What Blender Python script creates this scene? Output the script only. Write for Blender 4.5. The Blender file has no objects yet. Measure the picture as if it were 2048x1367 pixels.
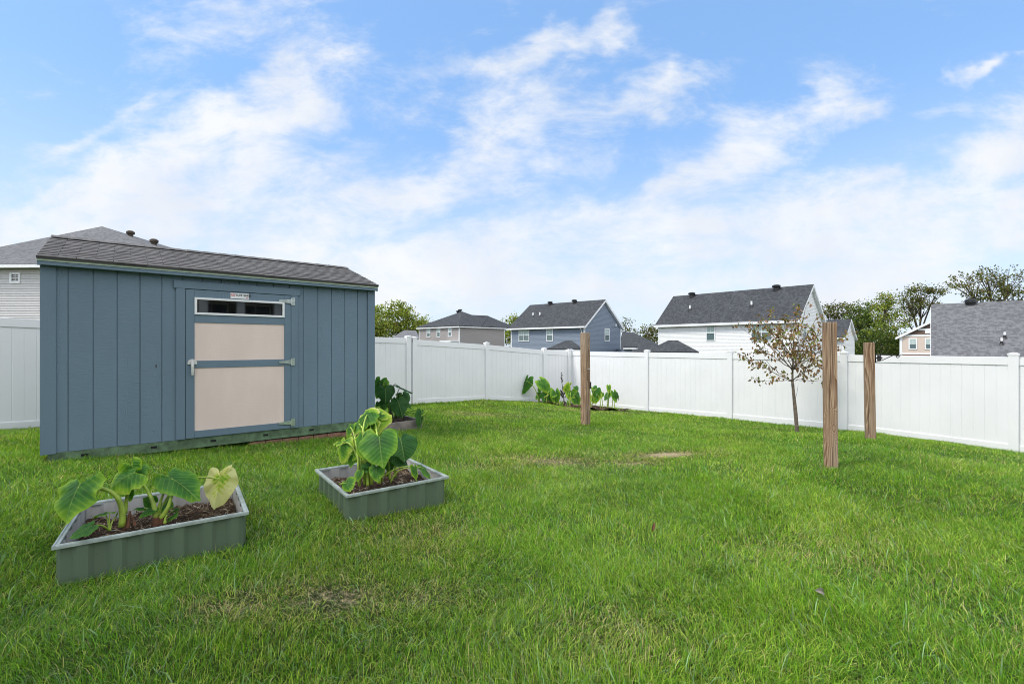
import bpy, math, random
import numpy as np
from mathutils import Vector

random.seed(7)
rng = np.random.default_rng(11)
R = math.radians
scene = bpy.context.scene
col = scene.collection

# ------------------------------------------------------------------ camera
F = 933.0            # focal length in photo pixels (2048 wide)
HOR = 691.0          # horizon row in the photo
cam_d = bpy.data.cameras.new('camera')
cam = bpy.data.objects.new('camera', cam_d)
col.objects.link(cam)
cam.location = (0, 0, 0)
cam.rotation_euler = (R(90), 0, 0)
cam_d.sensor_width = 36
cam_d.lens = 36 * F / 2048
cam_d.shift_y = (HOR - 683.5) / 2048
cam_d.clip_start = 0.05
cam_d.clip_end = 4000
scene.camera = cam

# ------------------------------------------------------------------ light
SUN_EL, SUN_AZ = 52.0, (-0.93, -0.37)
SUN_STRENGTH, SUN_ANGLE = 2.2, 16.0
SKY_STRENGTH = 0.15
EXPOSURE = 0.45
sd = bpy.data.lights.new('sun', 'SUN')
sd.energy = SUN_STRENGTH
sd.angle = R(SUN_ANGLE)
sd.color = (1.0, 0.95, 0.86)
sun = bpy.data.objects.new('sun', sd)
col.objects.link(sun)
sv = Vector((SUN_AZ[0] * math.cos(R(SUN_EL)), SUN_AZ[1] * math.cos(R(SUN_EL)), math.sin(R(SUN_EL)))).normalized()
sun.location = sv * 60
sun.rotation_euler = sv.to_track_quat('Z', 'Y').to_euler()

scene.view_settings.view_transform = 'Standard'
scene.view_settings.look = 'None'
scene.view_settings.exposure = EXPOSURE
scene.view_settings.gamma = 1.0
scene.cycles.max_bounces = 6
scene.cycles.transparent_max_bounces = 8
scene.cycles.use_denoising = True
scene.cycles.denoising_prefilter = 'ACCURATE'
scene.cycles.filter_width = 1.0
scene.cycles.caustics_reflective = False
scene.cycles.caustics_refractive = False


class NT:
    """tiny node-tree helper"""
    def __init__(s, tree):
        s.t = tree

    def n(s, typ, **kw):
        nd = s.t.nodes.new(typ)
        for k, v in kw.items():
            setattr(nd, k, v)
        return nd

    def put(s, sock, v):
        if isinstance(v, (int, float)):
            sock.default_value = v
        elif isinstance(v, (tuple, list)):
            if len(v) == 3 and sock.type == 'RGBA':
                v = tuple(v) + (1,)
            sock.default_value = v
        else:
            s.t.links.new(v, sock)

    def m(s, op, a, b=0.0, c=0.0, clamp=False):
        nd = s.n('ShaderNodeMath', operation=op)
        nd.use_clamp = clamp
        s.put(nd.inputs[0], a)
        s.put(nd.inputs[1], b)
        s.put(nd.inputs[2], c)
        return nd.outputs[0]

    def vm(s, op, a, b=(0, 0, 0), out=0):
        nd = s.n('ShaderNodeVectorMath', operation=op)
        s.put(nd.inputs[0], a)
        s.put(nd.inputs[1], b)
        return nd.outputs['Value'] if out == 1 else nd.outputs['Vector']

    def mix(s, f, a, b, blend='MIX'):
        nd = s.n('ShaderNodeMix', data_type='RGBA')
        nd.blend_type = blend
        s.put(nd.inputs[0], f)
        s.put(nd.inputs[6], a)
        s.put(nd.inputs[7], b)
        return nd.outputs[2]

    def noise(s, vec, scale, detail=3.0, rough=0.55, dist=0.0, out='Fac'):
        nd = s.n('ShaderNodeTexNoise')
        if vec is not None:
            s.put(nd.inputs['Vector'], vec)
        nd.inputs['Scale'].default_value = scale
        nd.inputs['Detail'].default_value = detail
        nd.inputs['Roughness'].default_value = rough
        nd.inputs['Distortion'].default_value = dist
        return nd.outputs[out]

    def mapping(s, vec, loc=(0, 0, 0), rot=(0, 0, 0), scale=(1, 1, 1), typ='POINT'):
        nd = s.n('ShaderNodeMapping', vector_type=typ)
        s.put(nd.inputs['Vector'], vec)
        nd.inputs['Location'].default_value = loc
        nd.inputs['Rotation'].default_value = rot
        nd.inputs['Scale'].default_value = scale
        return nd.outputs[0]

    def ramp(s, f, stops):
        nd = s.n('ShaderNodeValToRGB')
        s.put(nd.inputs[0], f)
        e = nd.color_ramp.elements
        while len(e) < len(stops):
            e.new(0.5)
        for i, (p, c) in enumerate(stops):
            e[i].position = p
            e[i].color = (c, c, c, 1) if isinstance(c, (int, float)) else tuple(c) + (1,)
        return nd.outputs[0]

    def smooth(s, f, a, b, lo=0.0, hi=1.0):
        nd = s.n('ShaderNodeMapRange', interpolation_type='SMOOTHSTEP')
        s.put(nd.inputs[0], f)
        nd.inputs[1].default_value = a
        nd.inputs[2].default_value = b
        nd.inputs[3].default_value = lo
        nd.inputs[4].default_value = hi
        return nd.outputs[0]


# ------------------------------------------------------------------ world: sky with clouds
w = bpy.data.worlds.new('World')
scene.world = w
w.use_nodes = True
w.node_tree.nodes.clear()
N = NT(w.node_tree)
sky = N.n('ShaderNodeTexSky', sky_type='NISHITA')
sky.sun_disc = False
sky.sun_elevation = R(SUN_EL)
sky.sun_rotation = math.atan2(SUN_AZ[0], SUN_AZ[1])
sky.air_density = 1.0
sky.dust_density = 0.6
sky.ozone_density = 2.0
tc = N.n('ShaderNodeTexCoord')
D = tc.outputs['Generated']
sep = N.n('ShaderNodeSeparateXYZ')
N.put(sep.inputs[0], D)
yy = N.m('MAXIMUM', sep.outputs[1], 0.12)
a_ = N.m('DIVIDE', sep.outputs[0], yy)
b_ = N.m('DIVIDE', sep.outputs[2], yy)
cmb = N.n('ShaderNodeCombineXYZ')
N.put(cmb.inputs[0], a_)
N.put(cmb.inputs[1], b_)
P = cmb.outputs[0]
wn = N.noise(N.mapping(P, scale=(1.0, 1.4, 1)), 3.2, 4.0, 0.6, 0.0, 'Color')
wn2 = N.noise(P, 11.0, 3.0, 0.6, 0.0, 'Color')
P2 = N.vm('ADD', P, N.vm('MULTIPLY', N.vm('SUBTRACT', wn, (0.5, 0.5, 0.5)), (0.34, 0.22, 0)))
P2 = N.vm('ADD', P2, N.vm('MULTIPLY', N.vm('SUBTRACT', wn2, (0.5, 0.5, 0.5)), (0.07, 0.055, 0)))
# (x, y, half length, half width, tilt, weight) in angular units x 933
BLOBS = [
    (455, 250, 190, 62, 33, 1.1), (575, 165, 115, 45, 18, 0.95), (320, 330, 160, 75, 25, 0.95), (470, 340, 260, 80, 15, 0.5),
    (640, 190, 60, 40, -25, 0.5), (430, 410, 240, 60, 8, 0.55),
    (60, 435, 150, 60, 12, 0.95), (170, 260, 150, 22, 30, 0.42), (120, 280, 60, 22, -5, 0.35), (250, 215, 90, 18, 30, 0.35),
    (400, 40, 130, 40, 25, 0.42), (560, 55, 150, 40, 20, 0.36), (460, 10, 160, 26, 5, 0.3),
    (880, 150, 150, 48, 18, 0.42), (1115, 75, 120, 30, 22, 0.75), (1030, 130, 100, 32, 25, 0.45), (1180, 50, 45, 22, 10, 0.55),
    (1090, 215, 130, 42, 12, 0.85), (1250, 205, 150, 34, 20, 0.85), (1330, 170, 62, 22, 50, 0.7), (1370, 205, 80, 24, 0, 0.5),
    (960, 290, 130, 46, 25, 0.5), (1180, 300, 140, 40, 28, 0.34),
    (1480, 270, 120, 46, 32, 0.62), (1610, 215, 110, 30, 30, 0.72), (1700, 230, 120, 26, 25, 0.5), (1420, 330, 170, 50, 22, 0.5),
    (1955, 160, 55, 26, 38, 0.85), (1995, 130, 40, 14, 35, 0.55), (1905, 245, 70, 20, 20, 0.35),
    (2040, 310, 110, 55, 28, 0.95), (1850, 380, 190, 42, 18, 0.85), (1700, 420, 190, 40, 15, 0.6), (2040, 455, 60, 40, 20, 0.8),
    (890, 375, 130, 36, 10, 0.75), (760, 395, 150, 40, 10, 0.5), (1480, 425, 190, 42, 16, 0.85), (1300, 390, 160, 40, 20, 0.5),
    (900, 530, 190, 62, 12, 1.0), (1050, 490, 150, 50, 15, 0.7), (620, 480, 160, 44, 18, 0.75), (780, 560, 200, 55, 0, 0.8),
    (1350, 500, 240, 50, 12, 0.75), (1700, 510, 260, 60, 10, 0.85), (1900, 500, 160, 45, 12, 0.7), (200, 500, 200, 60, 0, 0.7),
    (1250, 575, 300, 34, 0, 0.5), (1800, 590, 300, 45, 0, 0.6), (400, 570, 400, 45, 0, 0.5),
]
tot = None
for (bx, by, bl, bw, ba, bs) in BLOBS:
    mv = N.mapping(P2, loc=((bx - 1024) / F, (HOR - by) / F, 0), rot=(0, 0, R(ba)), scale=(bl / F, bw / F, 1), typ='TEXTURE')
    dd = N.vm('DOT_PRODUCT', mv, mv, out=1)
    g = N.m('MULTIPLY', N.m('EXPONENT', N.m('MULTIPLY', dd, -0.8)), bs)
    tot = g if tot is None else N.m('ADD', tot, g)
streak = N.mapping(P, rot=(0, 0, R(-24)), scale=(1.0, 2.1, 1))
fb = N.noise(streak, 4.2, 8.0, 0.66, 0.35)
fb2 = N.noise(streak, 12.0, 6.0, 0.62, 0.2)
tn = N.m('SUBTRACT', 1.0, N.m('EXPONENT', N.m('MULTIPLY', tot, -1.15)))
nn_ = N.m('ADD', N.m('MULTIPLY', N.m('SUBTRACT', fb, 0.5), 1.9), N.m('MULTIPLY', N.m('SUBTRACT', fb2, 0.5), 0.62))
den = N.m('ADD', N.m('MULTIPLY', tn, 1.0), nn_)
front = N.smooth(sep.outputs[1], 0.12, 0.3)
den_f = N.smooth(den, 0.06, 1.04, 0.0, 0.96)
# clouds in the rest of the sky, out of frame
zz = N.m('ADD', N.m('MAXIMUM', sep.outputs[2], 0.0), 0.18)
pl = N.n('ShaderNodeCombineXYZ')
N.put(pl.inputs[0], N.m('DIVIDE', sep.outputs[0], zz))
N.put(pl.inputs[1], N.m('DIVIDE', sep.outputs[1], zz))
den_b = N.smooth(N.noise(pl.outputs[0], 0.9, 6.0, 0.6), 0.38, 0.62)
hi = N.smooth(b_, 0.72, 0.95)
front = N.m('MULTIPLY', front, N.m('SUBTRACT', 1.0, hi))
mask = N.m('ADD', N.m('MULTIPLY', den_f, front), N.m('MULTIPLY', den_b, N.m('SUBTRACT', 1.0, front)))
# low haze: white towards the horizon
el = N.m('ARCSINE', sep.outputs[2])
hz = N.smooth(el, 0.0, 0.46, 0.70, 0.0)
shade = N.noise(P, 3.5, 4.0, 0.55)
cl_f = N.mix(N.smooth(shade, 0.3, 0.7), (0.60, 0.635, 0.695), (0.72, 0.73, 0.745))
# unseen clouds behind the camera, brightened as added fill light
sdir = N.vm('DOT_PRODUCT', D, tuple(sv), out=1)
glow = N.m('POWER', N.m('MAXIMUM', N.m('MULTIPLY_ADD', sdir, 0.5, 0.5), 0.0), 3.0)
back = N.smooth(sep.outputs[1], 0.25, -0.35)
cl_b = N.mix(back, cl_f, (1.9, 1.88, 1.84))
skyc = N.mix(1.0, sky.outputs[0], (SKY_STRENGTH * 1.0,) * 3, 'MULTIPLY')
skyc = N.mix(0.5, skyc, (0.25, 0.49, 0.90))
base = N.mix(hz, skyc, (0.60, 0.66, 0.735))
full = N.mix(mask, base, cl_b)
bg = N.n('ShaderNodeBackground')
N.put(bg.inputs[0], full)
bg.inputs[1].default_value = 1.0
wo = N.n('ShaderNodeOutputWorld')
w.node_tree.links.new(bg.outputs[0], wo.inputs[0])


# ------------------------------------------------------------------ mesh helpers
def wpos(o):
    p = Vector((0, 0, 0))
    while o is not None:
        p += Vector(o.location)
        o = o.parent
    return p


class MB:
    def __init__(s):
        s.v, s.f, s.uv, s.at = [], [], [], {}

    def add(s, verts, faces, uvs=None):
        o = len(s.v)
        s.v += [tuple(p) for p in verts]
        for i, f in enumerate(faces):
            s.f.append(tuple(k + o for k in f))
            s.uv.append(uvs[i] if uvs else None)

    def quad(s, a, b, c, d, uv=None):
        s.add([a, b, c, d], [(0, 1, 2, 3)], [uv] if uv else None)

    def box(s, o, ax, ay, az):
        """box from corner o along three edge vectors"""
        o, ax, ay, az = Vector(o), Vector(ax), Vector(ay), Vector(az)
        if ax.cross(ay).dot(az) < 0:
            ax, ay = ay, ax
        p = [o, o + ax, o + ax + ay, o + ay]
        p += [q + az for q in p]
        s.add(p, [(3, 2, 1, 0), (4, 5, 6, 7), (0, 1, 5, 4), (1, 2, 6, 5), (2, 3, 7, 6), (3, 0, 4, 7)])

    def tube(s, pts, rad, sides=8, cap=True, ref=None):
        pts = [Vector(p) for p in pts]
        n = len(pts)
        if isinstance(rad, (int, float)):
            rad = [rad] * n
        base = len(s.v)
        up = Vector(ref) if ref else Vector((0.31, 0.17, 0.93))
        for i in range(n):
            t = (pts[min(i + 1, n - 1)] - pts[max(i - 1, 0)])
            t = t.normalized() if t.length > 1e-9 else Vector((0, 0, 1))
            x = t.cross(up)
            if x.length < 1e-3:
                x = t.cross(Vector((1, 0, 0)))
            x.normalize()
            y = t.cross(x)
            for k in range(sides):
                a = 2 * math.pi * k / sides
                s.v.append(tuple(pts[i] + (x * math.cos(a) + y * math.sin(a)) * rad[i]))
        for i in range(n - 1):
            for k in range(sides):
                a0, a1 = base + i * sides + k, base + i * sides + (k + 1) % sides
                s.f.append((a0, a1, a1 + sides, a0 + sides))
                s.uv.append(None)
        if cap:
            s.f.append(tuple(base + k for k in range(sides - 1, -1, -1)))
            s.uv.append(None)
            s.f.append(tuple(base + (n - 1) * sides + k for k in range(sides)))
            s.uv.append(None)

    def build(s, name, mat, parent=None, loc=None, smooth=False, bevel=0.0):
        off = Vector(loc) if loc is not None else wpos(parent)
        me = bpy.data.meshes.new(name)
        me.from_pydata([(x - off.x, y - off.y, z - off.z) for x, y, z in s.v], [], s.f)
        if any(u for u in s.uv):
            lay = me.uv_layers.new(name='UVMap')
            li = 0
            for f, u in zip(s.f, s.uv):
                for k in range(len(f)):
                    if u:
                        lay.data[li].uv = u[k]
                    li += 1
        if smooth:
            me.polygons.foreach_set('use_smooth', [True] * len(me.polygons))
        me.update()
        o = bpy.data.objects.new(name, me)
        col.objects.link(o)
        if isinstance(mat, (list, tuple)):
            for m_ in mat:
                me.materials.append(m_)
        else:
            me.materials.append(mat)
        if parent:
            o.parent = parent
            o.location = off - wpos(parent)
        else:
            o.location = off
        if bevel:
            b = o.modifiers.new('bevel', 'BEVEL')
            b.width = bevel
            b.segments = 2
            b.limit_method = 'ANGLE'
        return o


def np_mesh(name, verts, faces, mat, parent=None, loc=(0, 0, 0), cols=None, smooth=False, attr='col'):
    """verts Nx3, faces MxK (same K) arrays"""
    me = bpy.data.meshes.new(name)
    verts = np.asarray(verts, dtype=np.float32) - np.asarray(loc, dtype=np.float32)
    faces = np.asarray(faces, dtype=np.int32)
    k = faces.shape[1]
    me.vertices.add(len(verts))
    me.vertices.foreach_set('co', verts.ravel())
    me.loops.add(faces.size)
    me.loops.foreach_set('vertex_index', faces.ravel())
    me.polygons.add(len(faces))
    me.polygons.foreach_set('loop_start', np.arange(0, faces.size, k, dtype=np.int32))
    if smooth:
        me.polygons.foreach_set('use_smooth', np.ones(len(faces), dtype=bool))
    if cols is not None:
        at = me.attributes.new(attr, 'FLOAT_COLOR', 'POINT')
        c4 = np.ones((len(verts), 4), dtype=np.float32)
        c4[:, :cols.shape[1]] = cols
        at.data.foreach_set('color', c4.ravel())
    me.update(calc_edges=True)
    me.validate()
    o = bpy.data.objects.new(name, me)
    col.objects.link(o)
    me.materials.append(mat)
    if parent:
        o.parent = parent
        o.location = Vector(loc) - wpos(parent)
    else:
        o.location = loc
    return o


def tag(o, label, cat, group=None, kind=None):
    if label:
        o['label'] = label
    if cat:
        o['category'] = cat
    if group:
        o['group'] = group
    if kind:
        o['kind'] = kind
    return o


def thing(name, label, cat, loc, group=None):
    o = bpy.data.objects.new(name, None)
    o.empty_display_size = 0.2
    col.objects.link(o)
    o.location = loc
    return tag(o, label, cat, group)


def at(px, py, Y):
    """real point that lies Y metres ahead at a measured photo pixel"""
    return Vector(((px - 1024) / F * Y, Y, (HOR - py) / F * Y))


def zoomed(x0, y0, s):
    return lambda zx, zy: (x0 + zx / s, y0 + zy / s)


# ------------------------------------------------------------------ materials
def new_mat(name):
    m = bpy.data.materials.new(name)
    m.use_nodes = True
    m.node_tree.nodes.clear()
    n = NT(m.node_tree)
    out = n.n('ShaderNodeOutputMaterial')
    return m, n, out


def principled(n, out, color, rough=0.6, bump=None, bstr=0.3, bdist=0.01, spec=0.5, metal=0.0):
    p = n.n('ShaderNodeBsdfPrincipled')
    n.put(p.inputs['Base Color'], color)
    n.put(p.inputs['Roughness'], rough)
    n.put(p.inputs['Metallic'], metal)
    p.inputs['Specular IOR Level'].default_value = spec
    if bump is not None:
        b = n.n('ShaderNodeBump')
        b.inputs['Strength'].default_value = bstr
        b.inputs['Distance'].default_value = bdist
        n.put(b.inputs['Height'], bump)
        n.t.links.new(b.outputs[0], p.inputs['Normal'])
    n.t.links.new(p.outputs[0], out.inputs[0])
    return p


def objco(n):
    return n.n('ShaderNodeTexCoord').outputs['Object']


def m_plain(name, c, rough=0.6, var=0.12, scale=4.0, bscale=60, bstr=0.1, metal=0.0, spec=0.5):
    m, n, o = new_mat(name)
    co = objco(n)
    f = n.noise(co, scale, 4, 0.6)
    f = n.smooth(f, 0.3, 0.7)
    dark = tuple(x * (1 - var) for x in c)
    lite = tuple(min(1, x * (1 + var * 0.6)) for x in c)
    principled(n, o, n.mix(f, dark, lite), rough, n.noise(co, bscale, 3), bstr, 0.004, spec, metal)
    return m


def m_siding_paint(name, c, grain=1.0):
    """embossed painted wood siding"""
    m, n, o = new_mat(name)
    co = objco(n)
    rot = n.mapping(co, rot=(0, 0, -math.atan2(0.6384, 0.7698)))
    g1 = n.noise(n.mapping(rot, scale=(9, 9, 85)), 1.0, 3, 0.6, 0.7)
    wv = n.noise(n.mapping(rot, scale=(7, 7, 1.6)), 1.0, 3, 0.55)
    rings = n.m('SINE', n.m('MULTIPLY', wv, 95.0))
    patch = n.smooth(n.noise(n.mapping(rot, scale=(3.2, 3.2, 1.1)), 1.0, 2), 0.52, 0.66)
    h = n.m('ADD', n.m('MULTIPLY', g1, 1.0), n.m('MULTIPLY', n.m('MULTIPLY', rings, patch), 0.22))
    cv = n.smooth(n.noise(n.mapping(rot, scale=(1.5, 1.5, 0.6)), 1.0, 4), 0.3, 0.7)
    c1 = tuple(x * 0.93 for x in c)
    c2 = tuple(min(1, x * 1.06) for x in c)
    principled(n, o, n.mix(cv, c1, c2), 0.55, h, 0.42 * grain, 0.009, 0.35)
    return m


def m_shingle(name, c1, c2, bw=0.33, rh=0.14, mortar=0.006):
    """laminated shingles: dashes of light and dark along each course, a thin line at each butt"""
    m, n, o = new_mat(name)
    uv = n.n('ShaderNodeTexCoord').outputs['UV']
    su = n.n('ShaderNodeSeparateXYZ')
    n.put(su.inputs[0], uv)
    row = n.m('DIVIDE', n.m('ADD', su.outputs[1], 50.0), rh)
    fl_ = n.m('FLOOR', row)
    fr = n.m('FRACT', row)
    cm = n.n('ShaderNodeCombineXYZ')
    n.put(cm.inputs[0], n.m('DIVIDE', su.outputs[0], bw))
    n.put(cm.inputs[1], n.m('MULTIPLY', fl_, 7.31))
    wn_ = n.n('ShaderNodeTexNoise')
    n.put(wn_.inputs['Vector'], cm.outputs[0])
    wn_.inputs['Scale'].default_value = 1.6
    wn_.inputs['Detail'].default_value = 2.5
    wn_.inputs['Roughness'].default_value = 0.65
    tab = n.smooth(wn_.outputs[0], 0.40, 0.60)
    nz = n.noise(uv, 170, 3, 0.7)
    nb = n.noise(uv, 0.6, 3, 0.6)
    c = n.mix(tab, c1, c2)
    c = n.mix(n.m('MULTIPLY', n.smooth(nz, 0.35, 0.75), 0.35), c, tuple(min(1, x * 1.5) for x in c2))
    butt = n.smooth(fr, 0.0, 0.16, 1.0, 0.0)
    c = n.mix(n.m('MULTIPLY', butt, n.m('MULTIPLY_ADD', tab, 0.4, 0.3)), c, tuple(x * 0.35 for x in c1))
    c = n.mix(n.smooth(nb, 0.35, 0.7, 0, 0.25), c, tuple(x * 0.8 for x in c1))
    h = n.m('ADD', n.m('MULTIPLY', fr, -0.8), n.m('MULTIPLY_ADD', nz, 0.4, n.m('MULTIPLY', tab, 0.4)))
    principled(n, o, c, 0.92, h, 0.45, 0.006, 0.2)
    return m


def m_post(name):
    """weathered pressure treated pine with growth rings and knots"""
    m, n, o = new_mat(name)
    co = objco(n)
    oi = n.n('ShaderNodeObjectInfo')
    cz = n.n('ShaderNodeCombineXYZ')
    n.put(cz.inputs[2], n.m('MULTIPLY', oi.outputs['Random'], 40.0))
    co = n.vm('ADD', co, cz.outputs[0])
    wob = n.noise(n.mapping(co, scale=(5, 5, 0.42)), 1.0, 2, 0.45, 0.3)
    # knots: a few sparse voronoi cells pull the rings around them
    vo = n.n('ShaderNodeTexVoronoi')
    n.put(vo.inputs['Vector'], n.mapping(co, scale=(3.2, 3.2, 1.25)))
    vo.inputs['Scale'].default_value = 1.0
    kn = n.smooth(vo.outputs['Distance'], 0.0, 0.34, 1.0, 0.0)
    sx = n.n('ShaderNodeSeparateXYZ')
    n.put(sx.inputs[0], co)
    field = n.m('ADD', n.m('MULTIPLY', wob, 1.1), n.m('MULTIPLY', kn, 0.55))
    field = n.m('ADD', field, n.m('MULTIPLY', n.m('ADD', sx.outputs[0], n.m('MULTIPLY', sx.outputs[1], 0.6)), 3.4))
    ring = n.m('FRACT', n.m('MULTIPLY', field, 19.0))
    fine = n.noise(n.mapping(co, scale=(160, 160, 3)), 1.0, 4, 0.6)
    f = n.m('ADD', n.m('MULTIPLY', n.smooth(ring, 0.15, 0.98), 0.37), n.m('MULTIPLY', n.smooth(fine, 0.25, 0.75), 0.5))
    c = n.ramp(f, [(0.1, (0.44, 0.325, 0.225)), (0.38, (0.28, 0.18, 0.112)), (0.68, (0.15, 0.083, 0.048)), (0.95, (0.07, 0.038, 0.022))])
    dk = n.smooth(vo.outputs['Distance'], 0.03, 0.09, 0.85, 0.0)
    c = n.mix(dk, c, (0.035, 0.018, 0.01))
    grey = n.smooth(n.noise(n.mapping(co, scale=(3, 3, 0.8)), 1.0, 3), 0.40, 0.7, 0.0, 0.5)
    c = n.mix(grey, c, (0.34, 0.28, 0.22))
    crack = n.smooth(n.noise(n.mapping(co, scale=(38, 38, 0.8)), 1.0, 2, 0.5), 0.63, 0.67)
    c = n.mix(n.m('MULTIPLY', crack, 0.7), c, (0.05, 0.028, 0.016))
    principled(n, o, c, 0.85, n.m('SUBTRACT', n.m('MULTIPLY', fine, 0.6), crack), 0.6, 0.006, 0.2)
    return m


def m_attr_leaf(name, gloss=0.45, transl=0.35, attr='col', tr_tint=(1.15, 1.25, 0.5), spec=0.25):
    m, n, o = new_mat(name)
    a = n.n('ShaderNodeAttribute')
    a.attribute_name = attr
    p = n.n('ShaderNodeBsdfPrincipled')
    n.put(p.inputs['Base Color'], a.outputs['Color'])
    p.inputs['Roughness'].default_value = gloss
    p.inputs['Specular IOR Level'].default_value = spec
    t = n.n('ShaderNodeBsdfTranslucent')
    n.put(t.inputs[0], n.mix(1.0, a.outputs['Color'], tr_tint, 'MULTIPLY'))
    mx = n.n('ShaderNodeMixShader')
    mx.inputs[0].default_value = transl
    n.t.links.new(p.outputs[0], mx.inputs[1])
    n.t.links.new(t.outputs[0], mx.inputs[2])
    n.t.links.new(mx.outputs[0], o.inputs[0])
    return m


def m_earleaf(name):
    """elephant ear leaf: radiating pale veins, yellowing margins. attr col = (edge, yellow, random)"""
    m, n, o = new_mat(name)
    a = n.n('ShaderNodeAttribute')
    a.attribute_name = 'col'
    s3 = n.n('ShaderNodeSeparateColor')
    n.put(s3.inputs[0], a.outputs['Color'])
    edge, yel, rnd = s3.outputs[0], s3.outputs[1], s3.outputs[2]
    uv = n.n('ShaderNodeTexCoord').outputs['UV']
    su = n.n('ShaderNodeSeparateXYZ')
    n.put(su.inputs[0], uv)
    u, v = su.outputs[0], su.outputs[1]
    av = n.m('ABSOLUTE', v)
    mid = n.smooth(av, 0.004, 0.016, 1.0, 0.0)
    # lateral veins leave the midrib and sweep to the tip
    q = n.m('SUBTRACT', u, n.m('MULTIPLY', av, 0.75))
    lat = n.m('ABSOLUTE', n.m('SUBTRACT', n.m('FRACT', n.m('MULTIPLY', q, 9.0)), 0.5))
    lat = n.smooth(lat, 0.02, 0.09, 1.0, 0.0)
    vein = n.m('MAXIMUM', mid, n.m('MULTIPLY', lat, 0.55))
    nv = n.vm('ADD', uv, N_vec(n, rnd))
    nz = n.noise(nv, 5.0, 4, 0.6)
    nz2 = n.noise(nv, 22.0, 3, 0.6)
    between = n.m('ABSOLUTE', n.m('SUBTRACT', n.m('FRACT', n.m('ADD', n.m('MULTIPLY', q, 9.0), 0.5)), 0.5))
    y = n.m('ADD', n.m('MULTIPLY', yel, n.m('MULTIPLY_ADD', n.m('POWER', edge, 3.0), 0.95, 0.34)), n.m('MULTIPLY', n.m('SUBTRACT', nz, 0.5), n.m('MULTIPLY_ADD', yel, 1.0, 0.15)))
    y = n.m('ADD', y, n.m('MULTIPLY', n.m('SUBTRACT', between, 0.25), n.m('MULTIPLY', yel, 0.35)))
    c = n.ramp(n.m('ADD', y, 0.0, clamp=True), [(0.0, (0.022, 0.092, 0.022)), (0.22, (0.06, 0.20, 0.025)), (0.5, (0.24, 0.43, 0.03)), (0.78, (0.50, 0.58, 0.09)), (1.0, (0.66, 0.66, 0.30))])
    c = n.mix(n.m('MULTIPLY', vein, 0.34), c, (0.42, 0.56, 0.16))
    br = n.m('MULTIPLY', n.smooth(nz2, 0.62, 0.72), n.smooth(edge, 0.75, 1.0))
    c = n.mix(n.m('MULTIPLY', br, n.m('MULTIPLY_ADD', yel, 0.8, 0.2)), c, (0.2, 0.1, 0.03))
    p = n.n('ShaderNodeBsdfPrincipled')
    n.put(p.inputs['Base Color'], c)
    p.inputs['Roughness'].default_value = 0.5
    p.inputs['Specular IOR Level'].default_value = 0.22
    b = n.n('ShaderNodeBump')
    b.inputs['Strength'].default_value = 0.5
    b.inputs['Distance'].default_value = 0.006
    n.put(b.inputs['Height'], n.m('SUBTRACT', n.m('MULTIPLY', nz2, 0.4), vein))
    n.t.links.new(b.outputs[0], p.inputs['Normal'])
    t = n.n('ShaderNodeBsdfTranslucent')
    n.put(t.inputs[0], n.mix(1.0, c, (1.2, 1.2, 0.4), 'MULTIPLY'))
    mx = n.n('ShaderNodeMixShader')
    mx.inputs[0].default_value = 0.38
    n.t.links.new(p.outputs[0], mx.inputs[1])
    n.t.links.new(t.outputs[0], mx.inputs[2])
    n.t.links.new(mx.outputs[0], o.inputs[0])
    return m


def N_vec(n, f):
    c = n.n('ShaderNodeCombineXYZ')
    n.put(c.inputs[0], n.m('MULTIPLY', f, 17.0))
    n.put(c.inputs[1], n.m('MULTIPLY', f, 9.0))
    n.put(c.inputs[2], n.m('MULTIPLY', f, 31.0))
    return c.outputs[0]


def m_ground():
    m, n, o = new_mat('lawn_soil')
    co = objco(n)
    f = n.noise(co, 9, 5, 0.65)
    g = n.noise(co, 70, 4, 0.7)
    h = n.noise(co, 0.6, 3, 0.5)
    c = n.mix(n.smooth(f, 0.35, 0.65), (0.022, 0.032, 0.010), (0.050, 0.072, 0.016))
    c = n.mix(n.smooth(g, 0.5, 0.75, 0, 0.6), c, (0.15, 0.13, 0.06))
    c = n.mix(n.smooth(h, 0.4, 0.7, 0, 0.25), c, (0.07, 0.11, 0.02))
    wa = n.n('ShaderNodeAttribute')
    wa.attribute_name = 'col'
    wf_ = n.m('ADD', wa.outputs['Fac'], n.m('MULTIPLY', n.m('SUBTRACT', n.noise(co, 28, 5, 0.7), 0.5), 1.9))
    c = n.mix(n.smooth(wf_, 0.42, 0.95), c, n.mix(g, (0.30, 0.225, 0.13), (0.50, 0.40, 0.26)))
    principled(n, o, c, 0.95, g, 0.7, 0.02, 0.1)
    return m


def m_mulch():
    m, n, o = new_mat('bark_mulch')
    a = n.n('ShaderNodeAttribute')
    a.attribute_name = 'col'
    co = objco(n)
    g = n.noise(n.mapping(co, scale=(1, 1, 1)), 90, 4, 0.7)
    c = n.mix(n.smooth(g, 0.3, 0.75), (0.012, 0.008, 0.005), (1.5, 1.45, 1.4))
    principled(n, o, n.mix(1.0, a.outputs['Color'], n.mix(0.55, c, (1, 1, 1)), 'MULTIPLY'), 0.9, g, 0.6, 0.006, 0.15)
    return m


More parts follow.
